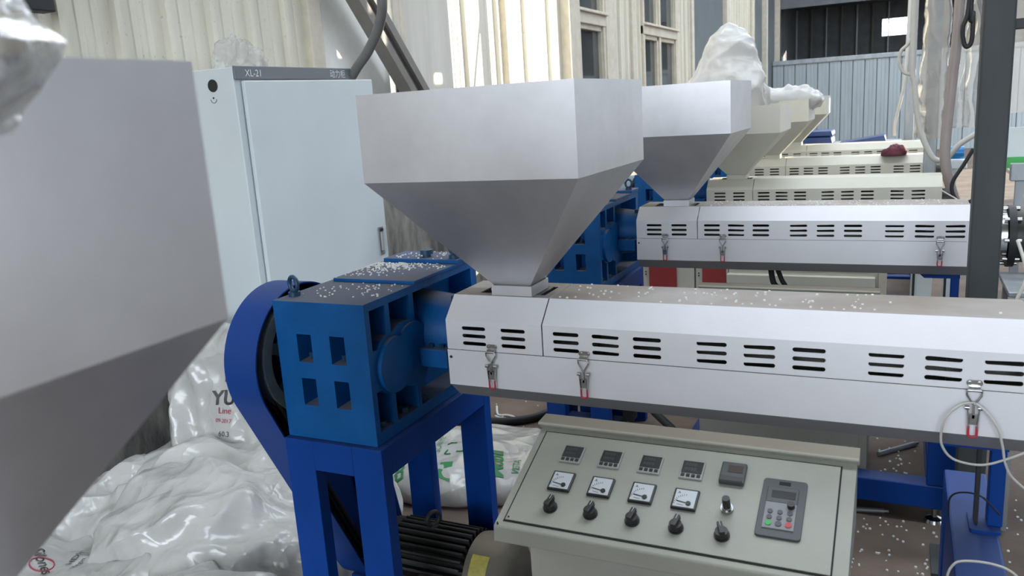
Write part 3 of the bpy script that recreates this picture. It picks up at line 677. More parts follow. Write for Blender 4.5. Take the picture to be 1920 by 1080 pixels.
PA, PB = Vector((1.70, 0.865)), Vector((1.386, 0.740))   # console panel top/bottom edge in (y, z)
PT = (PB - PA).normalized(); PN = Vector((PT.y, -PT.x))    # down-slope and outward normal
if PN.y < 0: PN = -PN
def pp_(x, s, h=0.0):
    q = PA + PT * s + PN * h; return Vector((x, q.x, q.y))
def console():
    x0, x1 = -0.752, -0.058
    t = empty('control_console', (-0.405, 1.62, 0.155)); inv = Matrix.Translation((0.405, -1.62, -0.155))
    def P(b, nm, par=t, **k):
        o = b.build(nm, **k); o.parent = par; o.matrix_parent_inverse = inv if par is t else Matrix.Identity(4); return o
    def slab(b, xa, xb, sa, sb, h0, h1, m):
        b.hexa([pp_(xa, sa, h0), pp_(xb, sa, h0), pp_(xb, sb, h0), pp_(xa, sb, h0)], [pp_(xa, sa, h1), pp_(xb, sa, h1), pp_(xb, sb, h1), pp_(xa, sb, h1)], m)
    # cabinet body below the desk
    b = MB(); b.box(x0 + 0.03, x1 - 0.02, 1.49, 1.70, 0.19, 0.72, 'console'); P(b, 'body', bevel=0.004)
    b = MB(); b.box(x0 + 0.055, x1 - 0.05, 1.484, 1.49, 0.22, 0.70, 'console'); P(b, 'door', bevel=0.002)
    # desk: outer frame, recessed door panel with a dark gap around it
    b = MB()
    q0 = PA + PN * 0.0; 
    sh = [(1.70, 0.862), (PA.x - 0.02, PA.y - 0.008), (PB.x, PB.y), (PB.x - 0.004, PB.y - 0.035), (1.41, 0.70), (1.70, 0.70)]
    b.prism(sh, 'x', x0, x1, 'console'); P(b, 'desk', bevel=0.003)
    b = MB(); slab(b, -0.7365, -0.0845, 0.050, 0.3235, 0.0, 0.0012, 'gap'); P(b, 'panel_gap')
    b = MB(); slab(b, -0.733, -0.0875, 0.0535, 0.3195, 0.001, 0.0035, 'console'); pan = P(b, 'panel', bevel=0.0008)
    h = 0.0036
    # overhanging hood
    b = MB(); hood = [(1.668, 0.8475), (1.650, 0.864), (1.653, 0.869), (1.703, 0.872), (1.703, 0.84)]
    b.prism(hood, 'x', x0 - 0.004, x1 + 0.004, 'console_dusty'); P(b, 'hood', bevel=0.003)
    # temperature controllers
    for i in range(4):
        x = -0.6475 + i * 0.0905
        b = MB(); slab(b, x - 0.0245, x + 0.0245, 0.0915, 0.1425, h, h + 0.0045, 'bezel'); u = P(b, 'temperature_controller', bevel=0.0012)
        b = MB(); slab(b, x - 0.0215, x + 0.0215, 0.0945, 0.128, h + 0.004, h + 0.0055, 'lcd'); P(b, 'display', u)
        for k in range(4):
            xx = x - 0.0165 + k * 0.011
            b = MB(); slab(b, xx - 0.004, xx + 0.004, 0.1305, 0.1385, h + 0.004, h + 0.0062, 'lcd'); P(b, 'key', u, bevel=0.0008)
        for row, dig in ((0.108, '8888'), (0.121, '8888')):
            o = lettering(dig, 0.0125, pp_(x - 0.016, row, h + 0.0056), (1, 0, 0), (0, -PT.x, -PT.y), 'grey_plastic', None, 'dark_digits', lift=0.0002); o.parent = u; o.matrix_parent_inverse = Matrix.Identity(4)
    # ammeters
    for i in range(4):
        x = -0.6445 + i * 0.0905
        b = MB(); slab(b, x - 0.0255, x + 0.0255, 0.1735, 0.2265, h, h + 0.007, 'black'); u = P(b, 'ammeter', bevel=0.002)
        b = MB(); slab(b, x - 0.0215, x + 0.0215, 0.1775, 0.2225, h + 0.0065, h + 0.0076, 'dial'); P(b, 'dial', u, bevel=0.001)
        b = MB(); b.cyl(pp_(x + 0.009, 0.2125, h + 0.0076), pp_(x + 0.009, 0.2125, h + 0.010), 0.0052, 'black', n=16); P(b, 'pivot_cap', u)
        b = MB(); b.tube([pp_(x + 0.009, 0.2125, h + 0.0085), pp_(x - 0.016, 0.2085, h + 0.0085)], 0.0009, 'ink_black', n=5); P(b, 'needle', u)
        b = MB()
        for k in range(9):
            a = R(100 + k * 9.5); c = (x + 0.006, 0.216)
            b.tube([pp_(c[0] + 0.024 * math.cos(a), c[1] - 0.024 * math.sin(a), h + 0.0079), pp_(c[0] + 0.028 * math.cos(a), c[1] - 0.028 * math.sin(a), h + 0.0079)], 0.00045, 'ink_black', n=4)
        b.tube([pp_(x - 0.014, 0.2165, h + 0.0079), pp_(x + 0.0, 0.2185, h + 0.0079)], 0.0004, 'ink_black', n=4)
        P(b, 'scale_marks', u)
        o = lettering('A', 0.009, pp_(x - 0.017, 0.189, h + 0.0078), (1, 0, 0), (0, -PT.x, -PT.y), 'ink_black', None, 'unit_mark', lift=0.0003); o.parent = u; o.matrix_parent_inverse = Matrix.Identity(4)
    # rotary switches
    for i in range(5):
        x = -0.6455 + i * 0.0897
        b = MB(); b.cyl(pp_(x, 0.272, h), pp_(x, 0.272, h + 0.004), 0.0155, 'black', n=28); b.cyl(pp_(x, 0.272, h + 0.003), pp_(x, 0.272, h + 0.015), 0.0142, 'black', r1=0.0125, n=28); u = P(b, 'rotary_switch', bevel=0.001)
        a = R(-22 if i == 4 else 10); cs, sn = math.cos(a), math.sin(a)
        b = MB(); q = []
        for lx, ls in ((-0.0052, -0.0165), (0.0052, -0.0165), (0.0052, 0.0125), (-0.0052, 0.0125)):
            q.append((x + lx * cs - ls * sn, 0.272 + lx * sn + ls * cs))
        b.hexa([pp_(*p, h + 0.012) for p in q], [pp_(*p, h + 0.024) for p in q], 'black'); P(b, 'grip_bar', u, bevel=0.0012)
        b = MB(); m0 = ((q[0][0] + q[1][0]) / 2, (q[0][1] + q[1][1]) / 2); m1 = ((q[2][0] + q[3][0]) / 2, (q[2][1] + q[3][1]) / 2)
        e0 = (m0[0] * 0.97 + m1[0] * 0.03, m0[1] * 0.97 + m1[1] * 0.03); e1 = (m0[0] * 0.6 + m1[0] * 0.4, m0[1] * 0.6 + m1[1] * 0.4)
        b.tube([pp_(*e0, h + 0.0242), pp_(*e1, h + 0.0242)], 0.0006, 'ink_white', n=4); P(b, 'pointer_mark', u)
    # tachometer style counter
    b = MB(); slab(b, -0.3165, -0.2655, 0.088, 0.1435, h, h + 0.012, 'grey_plastic'); u = P(b, 'speed_meter', bevel=0.003)
    b = MB(); slab(b, -0.3015, -0.2715, 0.098, 0.117, h + 0.0115, h + 0.0128, 'lcd_brown'); P(b, 'display', u)
    b = MB(); slab(b, -0.3135, -0.2685, 0.128, 0.1405, h + 0.0115, h + 0.0125, 'black'); P(b, 'key_strip', u)
    # speed knob
    b = MB(); b.cyl(pp_(-0.288, 0.207, h), pp_(-0.288, 0.207, h + 0.007), 0.0125, 'chrome', n=24); u = P(b, 'speed_knob', bevel=0.001)
    b = MB(); b.cyl(pp_(-0.288, 0.207, h + 0.007), pp_(-0.288, 0.207, h + 0.013), 0.0105, 'chrome', n=24); P(b, 'collar', u)
    b = MB(); b.cyl(pp_(-0.288, 0.207, h + 0.013), pp_(-0.288, 0.207, h + 0.034), 0.0085, 'black', r1=0.0075, n=24); P(b, 'cap', u, bevel=0.001)
    # inverter keypad
    b = MB(); poly = rrect(-0.1865, 0.186, 0.084, 0.147, 0.007, n=4)
    vs = [pp_(p[0], p[1], h) for p in poly] + [pp_(p[0], p[1], h + 0.005) for p in poly]; n = len(poly)
    b.add(vs, [(i, (i + 1) % n, n + (i + 1) % n, n + i) for i in range(n)] + [tuple(range(n, 2 * n))], 'grey_plastic'); u = P(b, 'inverter_keypad', bevel=0.0012)
    b = MB(); slab(b, -0.2175, -0.1585, 0.139, 0.241, h + 0.004, h + 0.0075, 'keypad'); P(b, 'key_face', u, bevel=0.001)
    b = MB(); slab(b, -0.2175, -0.1585, 0.137, 0.176, h + 0.0045, h + 0.0082, 'grey_plastic'); P(b, 'display_surround', u, bevel=0.001)
    b = MB(); slab(b, -0.2085, -0.163, 0.146, 0.165, h + 0.008, h + 0.0086, 'lcd'); P(b, 'display', u)
    b = MB(); slab(b, -0.198, -0.176, 0.119, 0.128, h + 0.004, h + 0.0055, 'gap'); P(b, 'slot', u)
    b = MB(); b.cyl(pp_(-0.169, 0.183, h + 0.007), pp_(-0.169, 0.183, h + 0.017), 0.0072, 'black', n=20); P(b, 'dial_knob', u, bevel=0.001)
    for r_ in range(3):
        for k in range(3):
            mm = 'grey_plastic'
            if r_ == 2: mm = ('green', 'grey_plastic', 'red')[k]
            xx = -0.206 + k * 0.0185; s = 0.200 + r_ * 0.0145 + (0.0 if k else -0.0)
            b = MB(); b.cyl(pp_(xx, s, h + 0.007), pp_(xx, s, h + 0.0092), 0.0052 if r_ < 2 else 0.0062, mm, n=14); P(b, 'key', u)
    for xs, ss in ((-0.727, 0.313), (-0.745, 0.333)):
        b = MB(); b.cyl(pp_(xs, ss, 0.0), pp_(xs, ss, 0.005), 0.002, 'iron', n=8); P(b, 'screw')
    return t

def support():
    t = empty('barrel_support', (0.17, 1.8, 0.155)); inv = Matrix.Translation((-0.17, -1.8, -0.155))
    def P(b, nm, **k):
        o = b.build(nm, **k); o.parent = t; o.matrix_parent_inverse = inv; return o
    b = MB(); b.box(0.126, 0.219, 1.40, 2.163, 0.555, 0.644, 'blue_frame'); P(b, 'beam', bevel=0.006)
    for y in (1.40, 2.083):
        b = MB(); b.box(0.126, 0.219, y, y + 0.08, 0.155, 0.553, 'blue_frame'); P(b, 'leg', bevel=0.006)
    b = MB(); b.box(0.13, 0.136, 1.48, 2.083, 0.155, 0.553, 'blue_frame'); P(b, 'side_plate')
    b = MB(); b.prism(rrect(0.1925, 1.89, 0.06, 0.09, 0.008), 'z', 0.644, 0.651, 'blue_frame'); P(b, 'foot_plate')
    b = MB(); b.box(0.196, 0.226, 1.87, 1.91, 0.651, 0.84, 'blue_frame'); P(b, 'post', bevel=0.003)
    b = MB(); b.box(0.172, 0.18, 1.875, 1.905, 0.651, 0.84, 'iron'); P(b, 'adjusting_screw')
    b = MB(); b.prism([(0.085, 0.862), (0.085, 0.85), (0.10, 0.835), (0.226, 0.835), (0.226, 0.862)], 'y', 1.85, 1.93, 'blue_frame'); P(b, 'saddle', bevel=0.003)
    return t
def platform():
    t = empty('base_frame', (-0.3, 1.8, 0)); inv = Matrix.Translation((0.3, -1.8, 0))
    def P(b, nm, **k):
        o = b.build(nm, **k); o.parent = t; o.matrix_parent_inverse = inv; return o
    b = MB(); b.box(-0.80, 0.222, 1.40, 1.48, 0.062, 0.155, 'blue_frame'); P(b, 'front_beam', bevel=0.005)
    b = MB(); b.box(-0.80, 0.222, 2.083, 2.163, 0.062, 0.155, 'blue_frame'); P(b, 'rear_beam', bevel=0.005)
    for x in (-0.80, 0.126):
        b = MB(); b.box(x, x + 0.094, 1.48, 2.083, 0.062, 0.155, 'blue_frame'); P(b, 'side_beam', bevel=0.005)
    b = MB(); b.box(-0.706, 0.126, 1.48, 2.083, 0.12, 0.135, 'floor'); P(b, 'deck_plate')
    for x in (-0.75, 0.16):
        for y in (1.435, 2.12):
            b = MB(); b.cyl((x, y, 0), (x, y, 0.012), 0.035, 'chrome', r1=0.03, n=24); b.cyl((x, y, 0.012), (x, y, 0.02), 0.03, 'chrome', r1=0.01, n=24); b.cyl((x, y, 0.015), (x, y, 0.07), 0.009, 'chrome', n=12); P(b, 'levelling_foot')
    return t

# ------------------------------------------------------------------ machine 1 (nearest full machine)
h1 = tag(hopper('white_bin', 1.650, 1.447, 1.1335), 'largest white square feed hopper with dark grey shadowed funnel, centre of the picture', 'hopper', 'feed hoppers')
k1 = tag(housing('white'), 'nearest long white slotted barrel housing with toggle latches, below the largest hopper', 'barrel housing', 'barrel housings')
g1 = tag(gearbox(), 'blue cast gear reducer beside the belt guard, pellets strewn on its top', 'gearbox', 'gear reducers')
b1 = tag(belt_guard(), 'dark blue teardrop belt guard left of the pellet-strewn gear reducer', 'belt guard', 'belt guards')
s1 = tag(stand(), 'royal blue steel stand under the pellet-strewn gear reducer', 'stand', 'gearbox stands')
m1 = tag(motor(), 'black finned electric motor with dusty brown cowl, left of the control console', 'motor', 'motors')
c1 = tag(console(), 'grey-green sloping control console with meters, knobs and keypad in front', 'control console', 'control consoles')
p1 = tag(support(), 'blue beam and post carrying the near white barrel, lower right', 'support', 'barrel supports')
f1 = tag(platform(), 'blue base frame under the nearest control console', 'base frame', 'base frames')

# ------------------------------------------------------------------ machine 2
D2 = (0, 1.70, 0)
moved(h1, D2, 'white square feed hopper standing right behind the largest hopper', group='feed hoppers')
moved(k1, D2, 'second white slotted barrel housing, just behind the nearest one', group='barrel housings')
moved(g1, D2, 'brighter blue gear reducer seen under the right side of the largest hopper', group='gear reducers')
moved(b1, D2, 'blue belt guard half hidden behind the largest hopper funnel', group='belt guards')
moved(s1, D2, 'blue steel stand behind the near barrel, its legs showing above the console', group='gearbox stands')
moved(m1, D2, 'black motor in shadow behind the control console hood', group='motors')
moved(c1, (0, 1.70, -0.05), 'cream console cabinet standing on the blue base behind the near console', group='control consoles')
moved(p1, D2, 'blue post and bracket under the second white barrel, near the steel column', group='barrel supports')
moved(f1, D2, 'blue base frame on levelling feet behind the near console', group='base frames')

# ------------------------------------------------------------------ machine 0 (only its hopper enters the picture)
D0 = (0.115, -1.605, 0)
moved(h1, D0, 'out-of-focus grey feed hopper filling the left foreground', group='feed hoppers')
moved(k1, D0, 'white barrel housing under the foreground hopper', group='barrel housings')

# ------------------------------------------------------------------ machines 3, 4, 5 (cream)
hc = hopper('cream', 1.525, 1.372, 1.0985); kc = housing('cream', dz=-0.035, latches=(), rx=0.205)
for i, (dy, la, lb, lg) in enumerate(((3.15, 'cream feed hopper holding the tall white sack', 'first cream slotted barrel housing behind the two white ones', 'bright blue gear reducer behind the second white hopper'),
                                    (4.65, 'cream feed hopper with a white sack lying across it', 'middle cream barrel housing with a maroon rag on top', 'blue gear reducer left of the middle cream barrel housing'),
                                    (6.12, 'farthest cream feed hopper in front of the pale partition', 'farthest cream barrel housing with sunlit patches', 'farthest blue gear reducer beyond the cream hoppers'))):
    if i == 0:
        hc.location += Vector((0, dy, 0)); kc.location += Vector((0, dy, 0)); tag(hc, la, 'hopper', 'feed hoppers'); tag(kc, lb, 'barrel housing', 'barrel housings'); base = dy
    else:
        moved(hc, (0, dy - base, 0), la, group='feed hoppers'); moved(kc, (0, dy - base, 0), lb, group='barrel housings')
    moved(g1, (0, dy, 0), lg, group='gear reducers')
    moved(s1, (0, dy, 0), ['blue gearbox stand behind the second white barrel', 'blue gearbox stand of the middle cream machine', 'blue gearbox stand of the farthest cream machine'][i], group='gearbox stands')
    if i > 0: moved(p1, (-0.03, dy, -0.035), ['blue barrel support of the first cream machine', 'blue barrel support of the middle cream machine', 'blue barrel support of the farthest cream machine'][i], group='barrel supports')
    if i > 0: moved(f1, (-0.03, dy, 0), ['blue base frame of the first cream machine', 'blue base frame of the middle cream machine', 'blue base frame of the farthest cream machine'][i], group='base frames')


# ================================================================== POWER CABINET BY THE WALL
t = empty('power_cabinet', (-2.65, 2.99, 0)); inv = Matrix.Translation((2.65, -2.99, 0))
def P(b, nm, par=t, **k):
    o = b.build(nm, **k); o.parent = par; o.matrix_parent_inverse = inv if par is t else Matrix.Identity(4); return o
b = MB(); b.box(-2.85, -2.452, 2.60, 3.38, 0, 1.832, 'cabinet'); P(b, 'body', bevel=0.004)
b = MB(); b.box(-2.4519, -2.440, 2.60, 3.385, 1.782, 1.836, 'band'); bd = P(b, 'title_band', bevel=0.003); bd['label'] = 'dark grey title band with white lettering'
for s, y, sz in (('XL-21', 2.655, 0.040), ('动力柜', 3.215, 0.040)):
    o = lettering(s, sz, (-2.4395, y, 1.794), (0, 1, 0), (0, 0, 1), 'ink_white', None, 'lettering', bold=False, lift=0.001); o.parent = bd; o.matrix_parent_inverse = Matrix.Identity(4)
a = R(7.5); hx, hy = -2.448, 2.635
def dpt(s, off=0.0): return (hx + s * math.sin(a) + off * math.cos(a), hy + s * math.cos(a) - off * math.sin(a))
b = MB(); q = [dpt(0), dpt(0.765), dpt(0.765, 0.022), dpt(0, 0.022)]
b.hexa([(p[0], p[1], 0.06) for p in q], [(p[0], p[1], 1.776) for p in q], 'cabinet'); dr_ = P(b, 'door', bevel=0.004); dr_['label'] = 'pale door standing slightly ajar'
b = MB(); q = [dpt(0.70, 0.022), dpt(0.735, 0.022), dpt(0.735, 0.027), dpt(0.70, 0.027)]
b.hexa([(p[0], p[1], 0.925) for p in q], [(p[0], p[1], 1.065) for p in q], 'galv'); hd = P(b, 'lock_plate', dr_, bevel=0.002)
b = MB(); q = [dpt(0.710, 0.027), dpt(0.725, 0.027), dpt(0.725, 0.036), dpt(0.710, 0.036)]
b.hexa([(p[0], p[1], 0.945) for p in q], [(p[0], p[1], 1.04) for p in q], 'bezel'); P(b, 'handle', dr_, bevel=0.003)
b = MB(); c = dpt(0.717, 0.028); b.cyl((c[0], c[1], 1.05), (c[0] + 0.01, c[1], 1.05), 0.008, 'black', n=10); P(b, 'keyhole', dr_)
b = MB(); b.cyl((-2.567, 2.597, 1.765), (-2.567, 2.602, 1.765), 0.0255, 'black', n=24); P(b, 'cable_knockout')
b = MB(); b.tube([(-2.572 + 0.016 * math.cos(R(x)), 2.599, 1.712 + 0.016 * math.sin(R(x))) for x in range(185, 356, 10)], 0.0012, 'grey_plastic', n=5); b.cyl((-2.572, 2.598, 1.716), (-2.572, 2.602, 1.716), 0.004, 'black', n=10); P(b, 'knockout_seam')
tag(t, 'tall pale power cabinet with dark title band against the left wall', 'cabinet')
b = MB(); b.tube(smooth_path([(-2.60, 3.41, 1.60), (-2.52, 3.41, 1.72), (-2.42, 3.40, 1.83), (-2.33, 3.39, 1.91), (-2.24, 3.37, 2.02), (-2.19, 3.34, 2.15), (-2.20, 3.34, 2.5), (-2.3, 3.34, 3.2), (-2.9, 3.34, 4.0)], 8), 0.024, 'cable_grey', n=12)
tag(b.build('conduit'), 'thick grey conduit curving up from the top of the power cabinet', 'conduit')

# ================================================================== SACKS
def sgnpow(v, e): return math.copysign(abs(v) ** e, v)
def sack(name, loc, size, rot, seed, m, amp=0.03, nu=170, nv=110, e1=0.75, e2=0.55, flat=0.0, taper=0.0, freq=3.0, shear=0.0):
    b = MB(); vs = []; off = Vector((seed * 7.13, seed * 3.7, seed * 1.9))
    a_, b_, c_ = size[0] / 2, size[1] / 2, size[2] / 2
    rf = random.Random(seed * 17 + 3)
    folds = []
    for k in range(9):
        an = rf.uniform(0, math.pi); folds.append((Vector((math.cos(an), math.sin(an), rf.uniform(-0.5, 0.5))).normalized(), freq * rf.uniform(0.55, 1.5) * (1 if k < 5 else 2.0), rf.random(), rf.uniform(0.7, 1.2) * (1 if k < 5 else 0.45)))
    for j in range(nv + 1):
        ph = -math.pi / 2 + math.pi * j / nv
        for i in range(nu):
            th = 2 * math.pi * i / nu
            x = sgnpow(math.cos(ph), e1) * sgnpow(math.cos(th), e2); y = sgnpow(math.cos(ph), e1) * sgnpow(math.sin(th), e2); z = sgnpow(math.sin(ph), e1)
            p = Vector((x * a_, y * b_, z * c_)); n = Vector((x / a_, y / b_, z / c_)).normalized()
            k = 1 - taper * (z * 0.5 + 0.5); p.x *= k; p.y *= k; p.x += shear * (z * 0.5 + 0.5)
            q = p * freq + off
            wv = Vector((noise.noise(q * 0.7), noise.noise(q * 0.7 + Vector((9, 0, 0))), noise.noise(q * 0.7 + Vector((0, 9, 0))))) * 0.9
            d = -0.35
            for kd, kf, kp, ka in folds:
                tt = p.dot(kd) * kf + kp + 0.55 * wv.x + 0.25 * wv.y
                msk = noise.noise(q * 0.55 + kd * 11.0 + off)
                msk = min(max((msk + 0.12) * 2.6, 0.0), 1.0)
                fr_ = abs((tt % 1.0) * 2 - 1)
                d += ka * msk * (1 - fr_) ** 1.5
            d += 0.30 * noise.noise(q * 1.6) + 0.14 * (1 - 2 * abs(noise.noise(q * 3.1 + wv)))
            d *= amp
            vs.append(p + n * d)
    fs = [(j * nu + i, j * nu + (i + 1) % nu, (j + 1) * nu + (i + 1) % nu, (j + 1) * nu + i) for j in range(nv) for i in range(nu)]
    b.add(vs, fs, m, True)
    Mx = Matrix.Translation(loc) @ Matrix.Rotation(rot[2], 4, 'Z') @ Matrix.Rotation(rot[1], 4, 'Y') @ Matrix.Rotation(rot[0], 4, 'X')
    b.v = [tuple(Mx @ Vector(v)) for v in b.v]
    if flat is not None: b.v = [(v[0], v[1], max(v[2], flat)) for v in b.v]
    o = b.build(name, fix=True)
    return o
def bvh_of(o): return BVHTree.FromPolygons([v.co.copy() for v in o.data.vertices], [tuple(p.vertices) for p in o.data.polygons])

pile = 'white sacks heaped on the floor'
sk = []
SACKS = [
    ((-2.05, 1.87, 0.17), (0.90, 0.50, 0.38), (R(6), R(6), R(12)), 1, 'sack', 0.050, 'large crumpled white sack on top of the heap beside the belt guard'),
    ((-2.22, 2.20, 0.17), (1.0, 0.44, 0.40), (R(-10), R(4), R(8)), 2, 'sack', 0.046, 'white sack with a long fold at the back of the heap'),
    ((-2.57, 1.93, 0.12), (0.56, 0.56, 0.30), (R(5), R(-8), R(20)), 3, 'sack', 0.046, 'white sack with a pink stain at the left edge of the heap'),
    ((-2.40, 1.47, 0.11), (0.78, 0.42, 0.24), (R(8), R(0), R(0)), 4, 'sack_grey', 0.032, 'printed white sack lying low at the bottom left corner'),
    ((-1.80, 1.44, 0.14), (0.50, 0.42, 0.32), (R(10), R(5), R(-10)), 5, 'sack_grey', 0.044, 'greyish white sack at the foot of the blue stand'),
]
for loc, size, rot, seed, m, amp, lab in SACKS:
    sk.append(tag(sack('sack', loc, size, rot, seed, m, amp, flat=0.002, freq=4.2), lab, 'sack', pile))
up = tag(sack('sack', (-2.42, 2.36, 0.40), (0.54, 0.26, 0.80), (R(-8), R(-4), R(14)), 8, 'sack', 0.034, flat=0.002, freq=4.6), 'upright white sack with black and red print leaning by the cabinet', 'sack', pile)
bv = bvh_of(up); u_, v_ = (math.cos(R(14)), math.sin(R(14)), 0), (0.08, 0.0, 1)
for s, sz, org, mm, bold in (('YU', 0.075, (-2.43, 2.22, 0.530), 'ink_black', True), ('K', 0.075, (-2.38, 2.22, 0.615), 'ink_black', True), ('Line', 0.035, (-2.405, 2.22, 0.495), 'ink_red', False), ('09-2017', 0.022, (-2.42, 2.22, 0.460), 'ink_red', False), ('60.3', 0.03, (-2.41, 2.22, 0.405), 'grey_plastic', False), ('35', 0.05, (-2.34, 2.22, 0.338), 'ink_red', True)):
    lettering(s, sz, org, u_, v_, mm, up, 'printed_lettering', bold, bvh=bv)
bv = bvh_of(sk[3])
for s, sz, org, mm, u2 in (('Silones', 0.050, (-2.555, 1.50, 0.3), 'ink_black', (0.75, -0.35, 0)), ('HDPE', 0.034, (-2.40, 1.52, 0.3), 'ink_black', (-0.25, 0.9, 0)), ('Virgin', 0.026, (-2.36, 1.50, 0.3), 'ink_black', (-0.25, 0.9, 0))):
    u2 = Vector(u2).normalized(); v2 = Vector((-u2.y, u2.x, 0))
    lettering(s, sz, org, u2, v2, mm, sk[3], 'printed_lettering', bvh=bv)
b = MB(); pts = []
for i in range(24):
    x = -2.475 + 0.034 * math.cos(i * math.pi / 12); y = 1.475 + 0.034 * math.sin(i * math.pi / 12)
    h = bv.ray_cast(Vector((x, y, 1)), Vector((0, 0, -1)), 2)
    if h[0]: pts.append(h[0] + Vector((0, 0, 0.003)))
b.tube(pts, 0.002, 'ink_red', n=4, closed=True); b.build('printed_ring', sk[3])

fb = tag(sack('sack', (-1.70, 2.96, 0.055), (0.80, 0.66, 0.17), (0, 0, R(20)), 11, 'sack', 0.016, flat=0.002, e2=0.8), 'flat white sack with green lettering on the floor behind the stand legs', 'sack')
bv = bvh_of(fb)
for s, sz, org, u2, mm, bold in (('Mobil', 0.088, (-1.43, 2.745, 0.1), (-0.112, 0.239, 0), 'ink_green', True), ('ExxonMobil', 0.055, (-1.915, 2.60, 0.1), (-0.05, 0.125, 0), 'ink_black', True),
                                 ('Exxon', 0.085, (-1.84, 2.62, 0.1), (-0.03, 0.06, 0), 'ink_green', True), ('SCAN ME', 0.038, (-1.79, 2.85, 0.1), (-0.03, 0.088, 0), 'ink_green', False), ('VISTA', 0.045, (-1.385, 2.80, 0.1), (-0.02, 0.06, 0), 'ink_green', False)):
    u2 = Vector(u2).normalized(); v2 = Vector((-u2.y, u2.x, 0))
    lettering(s, sz, org, u2, v2, mm, fb, 'printed_lettering', bold, bvh=bv)
b = MB(); vs = []
for x, y in ((-1.70, 2.66), (-1.63, 2.65), (-1.665, 2.75), (-1.72, 2.74)):
    h = bv.ray_cast(Vector((x, y, 1)), Vector((0, 0, -1)), 2); vs.append((x, y, (h[0].z if h[0] else 0.1) + 0.006))
b.add(vs, [(0, 1, 2, 3)], 'ink_green'); b.build('printed_patch', fb)
b = MB(); vs = []     # corner brackets of a print frame
for cx, cy, sx, sy in ((-1.76, 2.84, 1, 1), (-1.68, 2.86, -1, 1), (-1.78, 2.94, 1, -1), (-1.70, 2.96, -1, -1)):
    for dx, dy in ((0.03, 0), (0, 0.03)):
        q = [(cx, cy), (cx + sx * dx, cy + sy * dy)]; pts = []
        for x, y in q:
            h = bv.ray_cast(Vector((x, y, 1)), Vector((0, 0, -1)), 2); pts.append((x, y, (h[0].z if h[0] else 0.1) + 0.003))
        b.tube(pts, 0.003, 'ink_green', n=4)
b.build('printed_frame', fb)

tall = tag(sack('sack', (-1.01, 3.15 + 1.86, 1.66), (0.62, 0.42, 0.64), (0, 0, R(5)), 13, 'film_sack', 0.028, flat=None, taper=0.70, e1=0.85, e2=0.8, freq=6.5, shear=0.10), 'tall slumped white sack standing in the first cream hopper', 'sack')
lay = tag(sack('sack', (-0.87, 4.65 + 1.85, 1.535), (0.66, 0.42, 0.10), (0, R(3), R(5)), 15, 'film_sack', 0.022, flat=None, e1=0.8, freq=6.0), 'limp white sack lying across a cream hopper, in front of the partition', 'sack')

# clear bag on the cabinet, cloudy film over the foreground hopper
cb = tag(sack('plastic_bag', (-2.53, 2.74, 1.865), (0.13, 0.20, 0.09), (R(-20), 0, 0), 21, 'film_clear', 0.022, nu=90, nv=60, flat=None, freq=18), 'small clear crumpled plastic bag on top of the power cabinet', 'plastic bag')
b = MB(); b.box(-2.972, -2.90, 2.03, 2.20, 2.06, 2.35, 'iron'); tag(b.build('junction_box', bevel=0.006), 'dark box fixed to the left wall at the top left corner', 'box')
def sheet(name, fn, nu, nv, m, amp, freq, seed):
    b = MB(); vs = []
    for j in range(nv + 1):
        for i in range(nu + 1):
            p = Vector(fn(i / nu, j / nv)); q = p * freq + Vector((seed, seed * 2, 0))
            d = amp * (1 - 2 * abs(noise.noise(q))) + amp * 0.5 * (1 - 2 * abs(noise.noise(q * 2.3)))
            vs.append(p + Vector((d, d * 0.6, d * 0.3)))
    b.add(vs, [(j * (nu + 1) + i, j * (nu + 1) + i + 1, (j + 1) * (nu + 1) + i + 1, (j + 1) * (nu + 1) + i) for j in range(nv) for i in range(nu)], m, True)
    o = b.build(name, fix=False); return o
def drape(u, v):
    # lies over the rim of the foreground hopper, hanging down outside its right face
    y = 0.02 + 0.345 * u - 0.05 * v * v
    if v < 0.35: k = v / 0.35; return (-0.80 + 0.31 * k, y, 1.66 + 0.085 * math.sin(k * 3.1) + 0.025 * math.sin(k * 3.1) * math.sin(u * 9))
    k = (v - 0.35) / 0.65; return (-0.478 + 0.012 * math.sin(u * 9 + k * 3), y, 1.657 - 0.10 * k * (0.55 + 0.6 * (1 - u)))
fs_ = tag(sheet('plastic_sheet', drape, 50, 50, 'film_grey', 0.006, 14, 3), 'cloudy plastic film draped over the corner of the foreground hopper', 'plastic sheet')

# ================================================================== COLUMN AND THE CLUTTER ON THE RIGHT
t = empty('steel_column', (0.24, 2.84, 0)); inv = Matrix.Translation((-0.24, -2.84, 0))
b = MB(); b.box(0.2, 0.282, 2.80, 2.882, 0.012, 6.2, 'column'); P2 = b.build('shaft', t, bevel=0.006); P2.matrix_parent_inverse = inv
b = MB(); b.box(0.14, 0.34, 2.74, 2.94, 0, 0.012, 'column'); q = b.build('base_plate', t); q.matrix_parent_inverse = inv
b = MB(); b.box(0.282, 0.9, 2.825, 2.857, 1.728, 1.757, 'iron'); q = b.build('cross_arm', t, bevel=0.002); q.matrix_parent_inverse = inv
tag(t, 'dark grey square steel column standing at the right', 'column')
for (x0, x1, y, lab) in ((0.02, 0.10, 9.0, 'pale galvanised tube post standing beyond the farthest barrel'), (0.13, 0.205, 5.90, 'galvanised tube post wrapped in film beside the middle cream barrel')):
    b = MB(); b.box(x0, x1, y, y + 0.08, 0, 6.2, 'galv'); o = b.build('tube_post', bevel=0.006); tag(o, lab, 'post', 'galvanised posts')

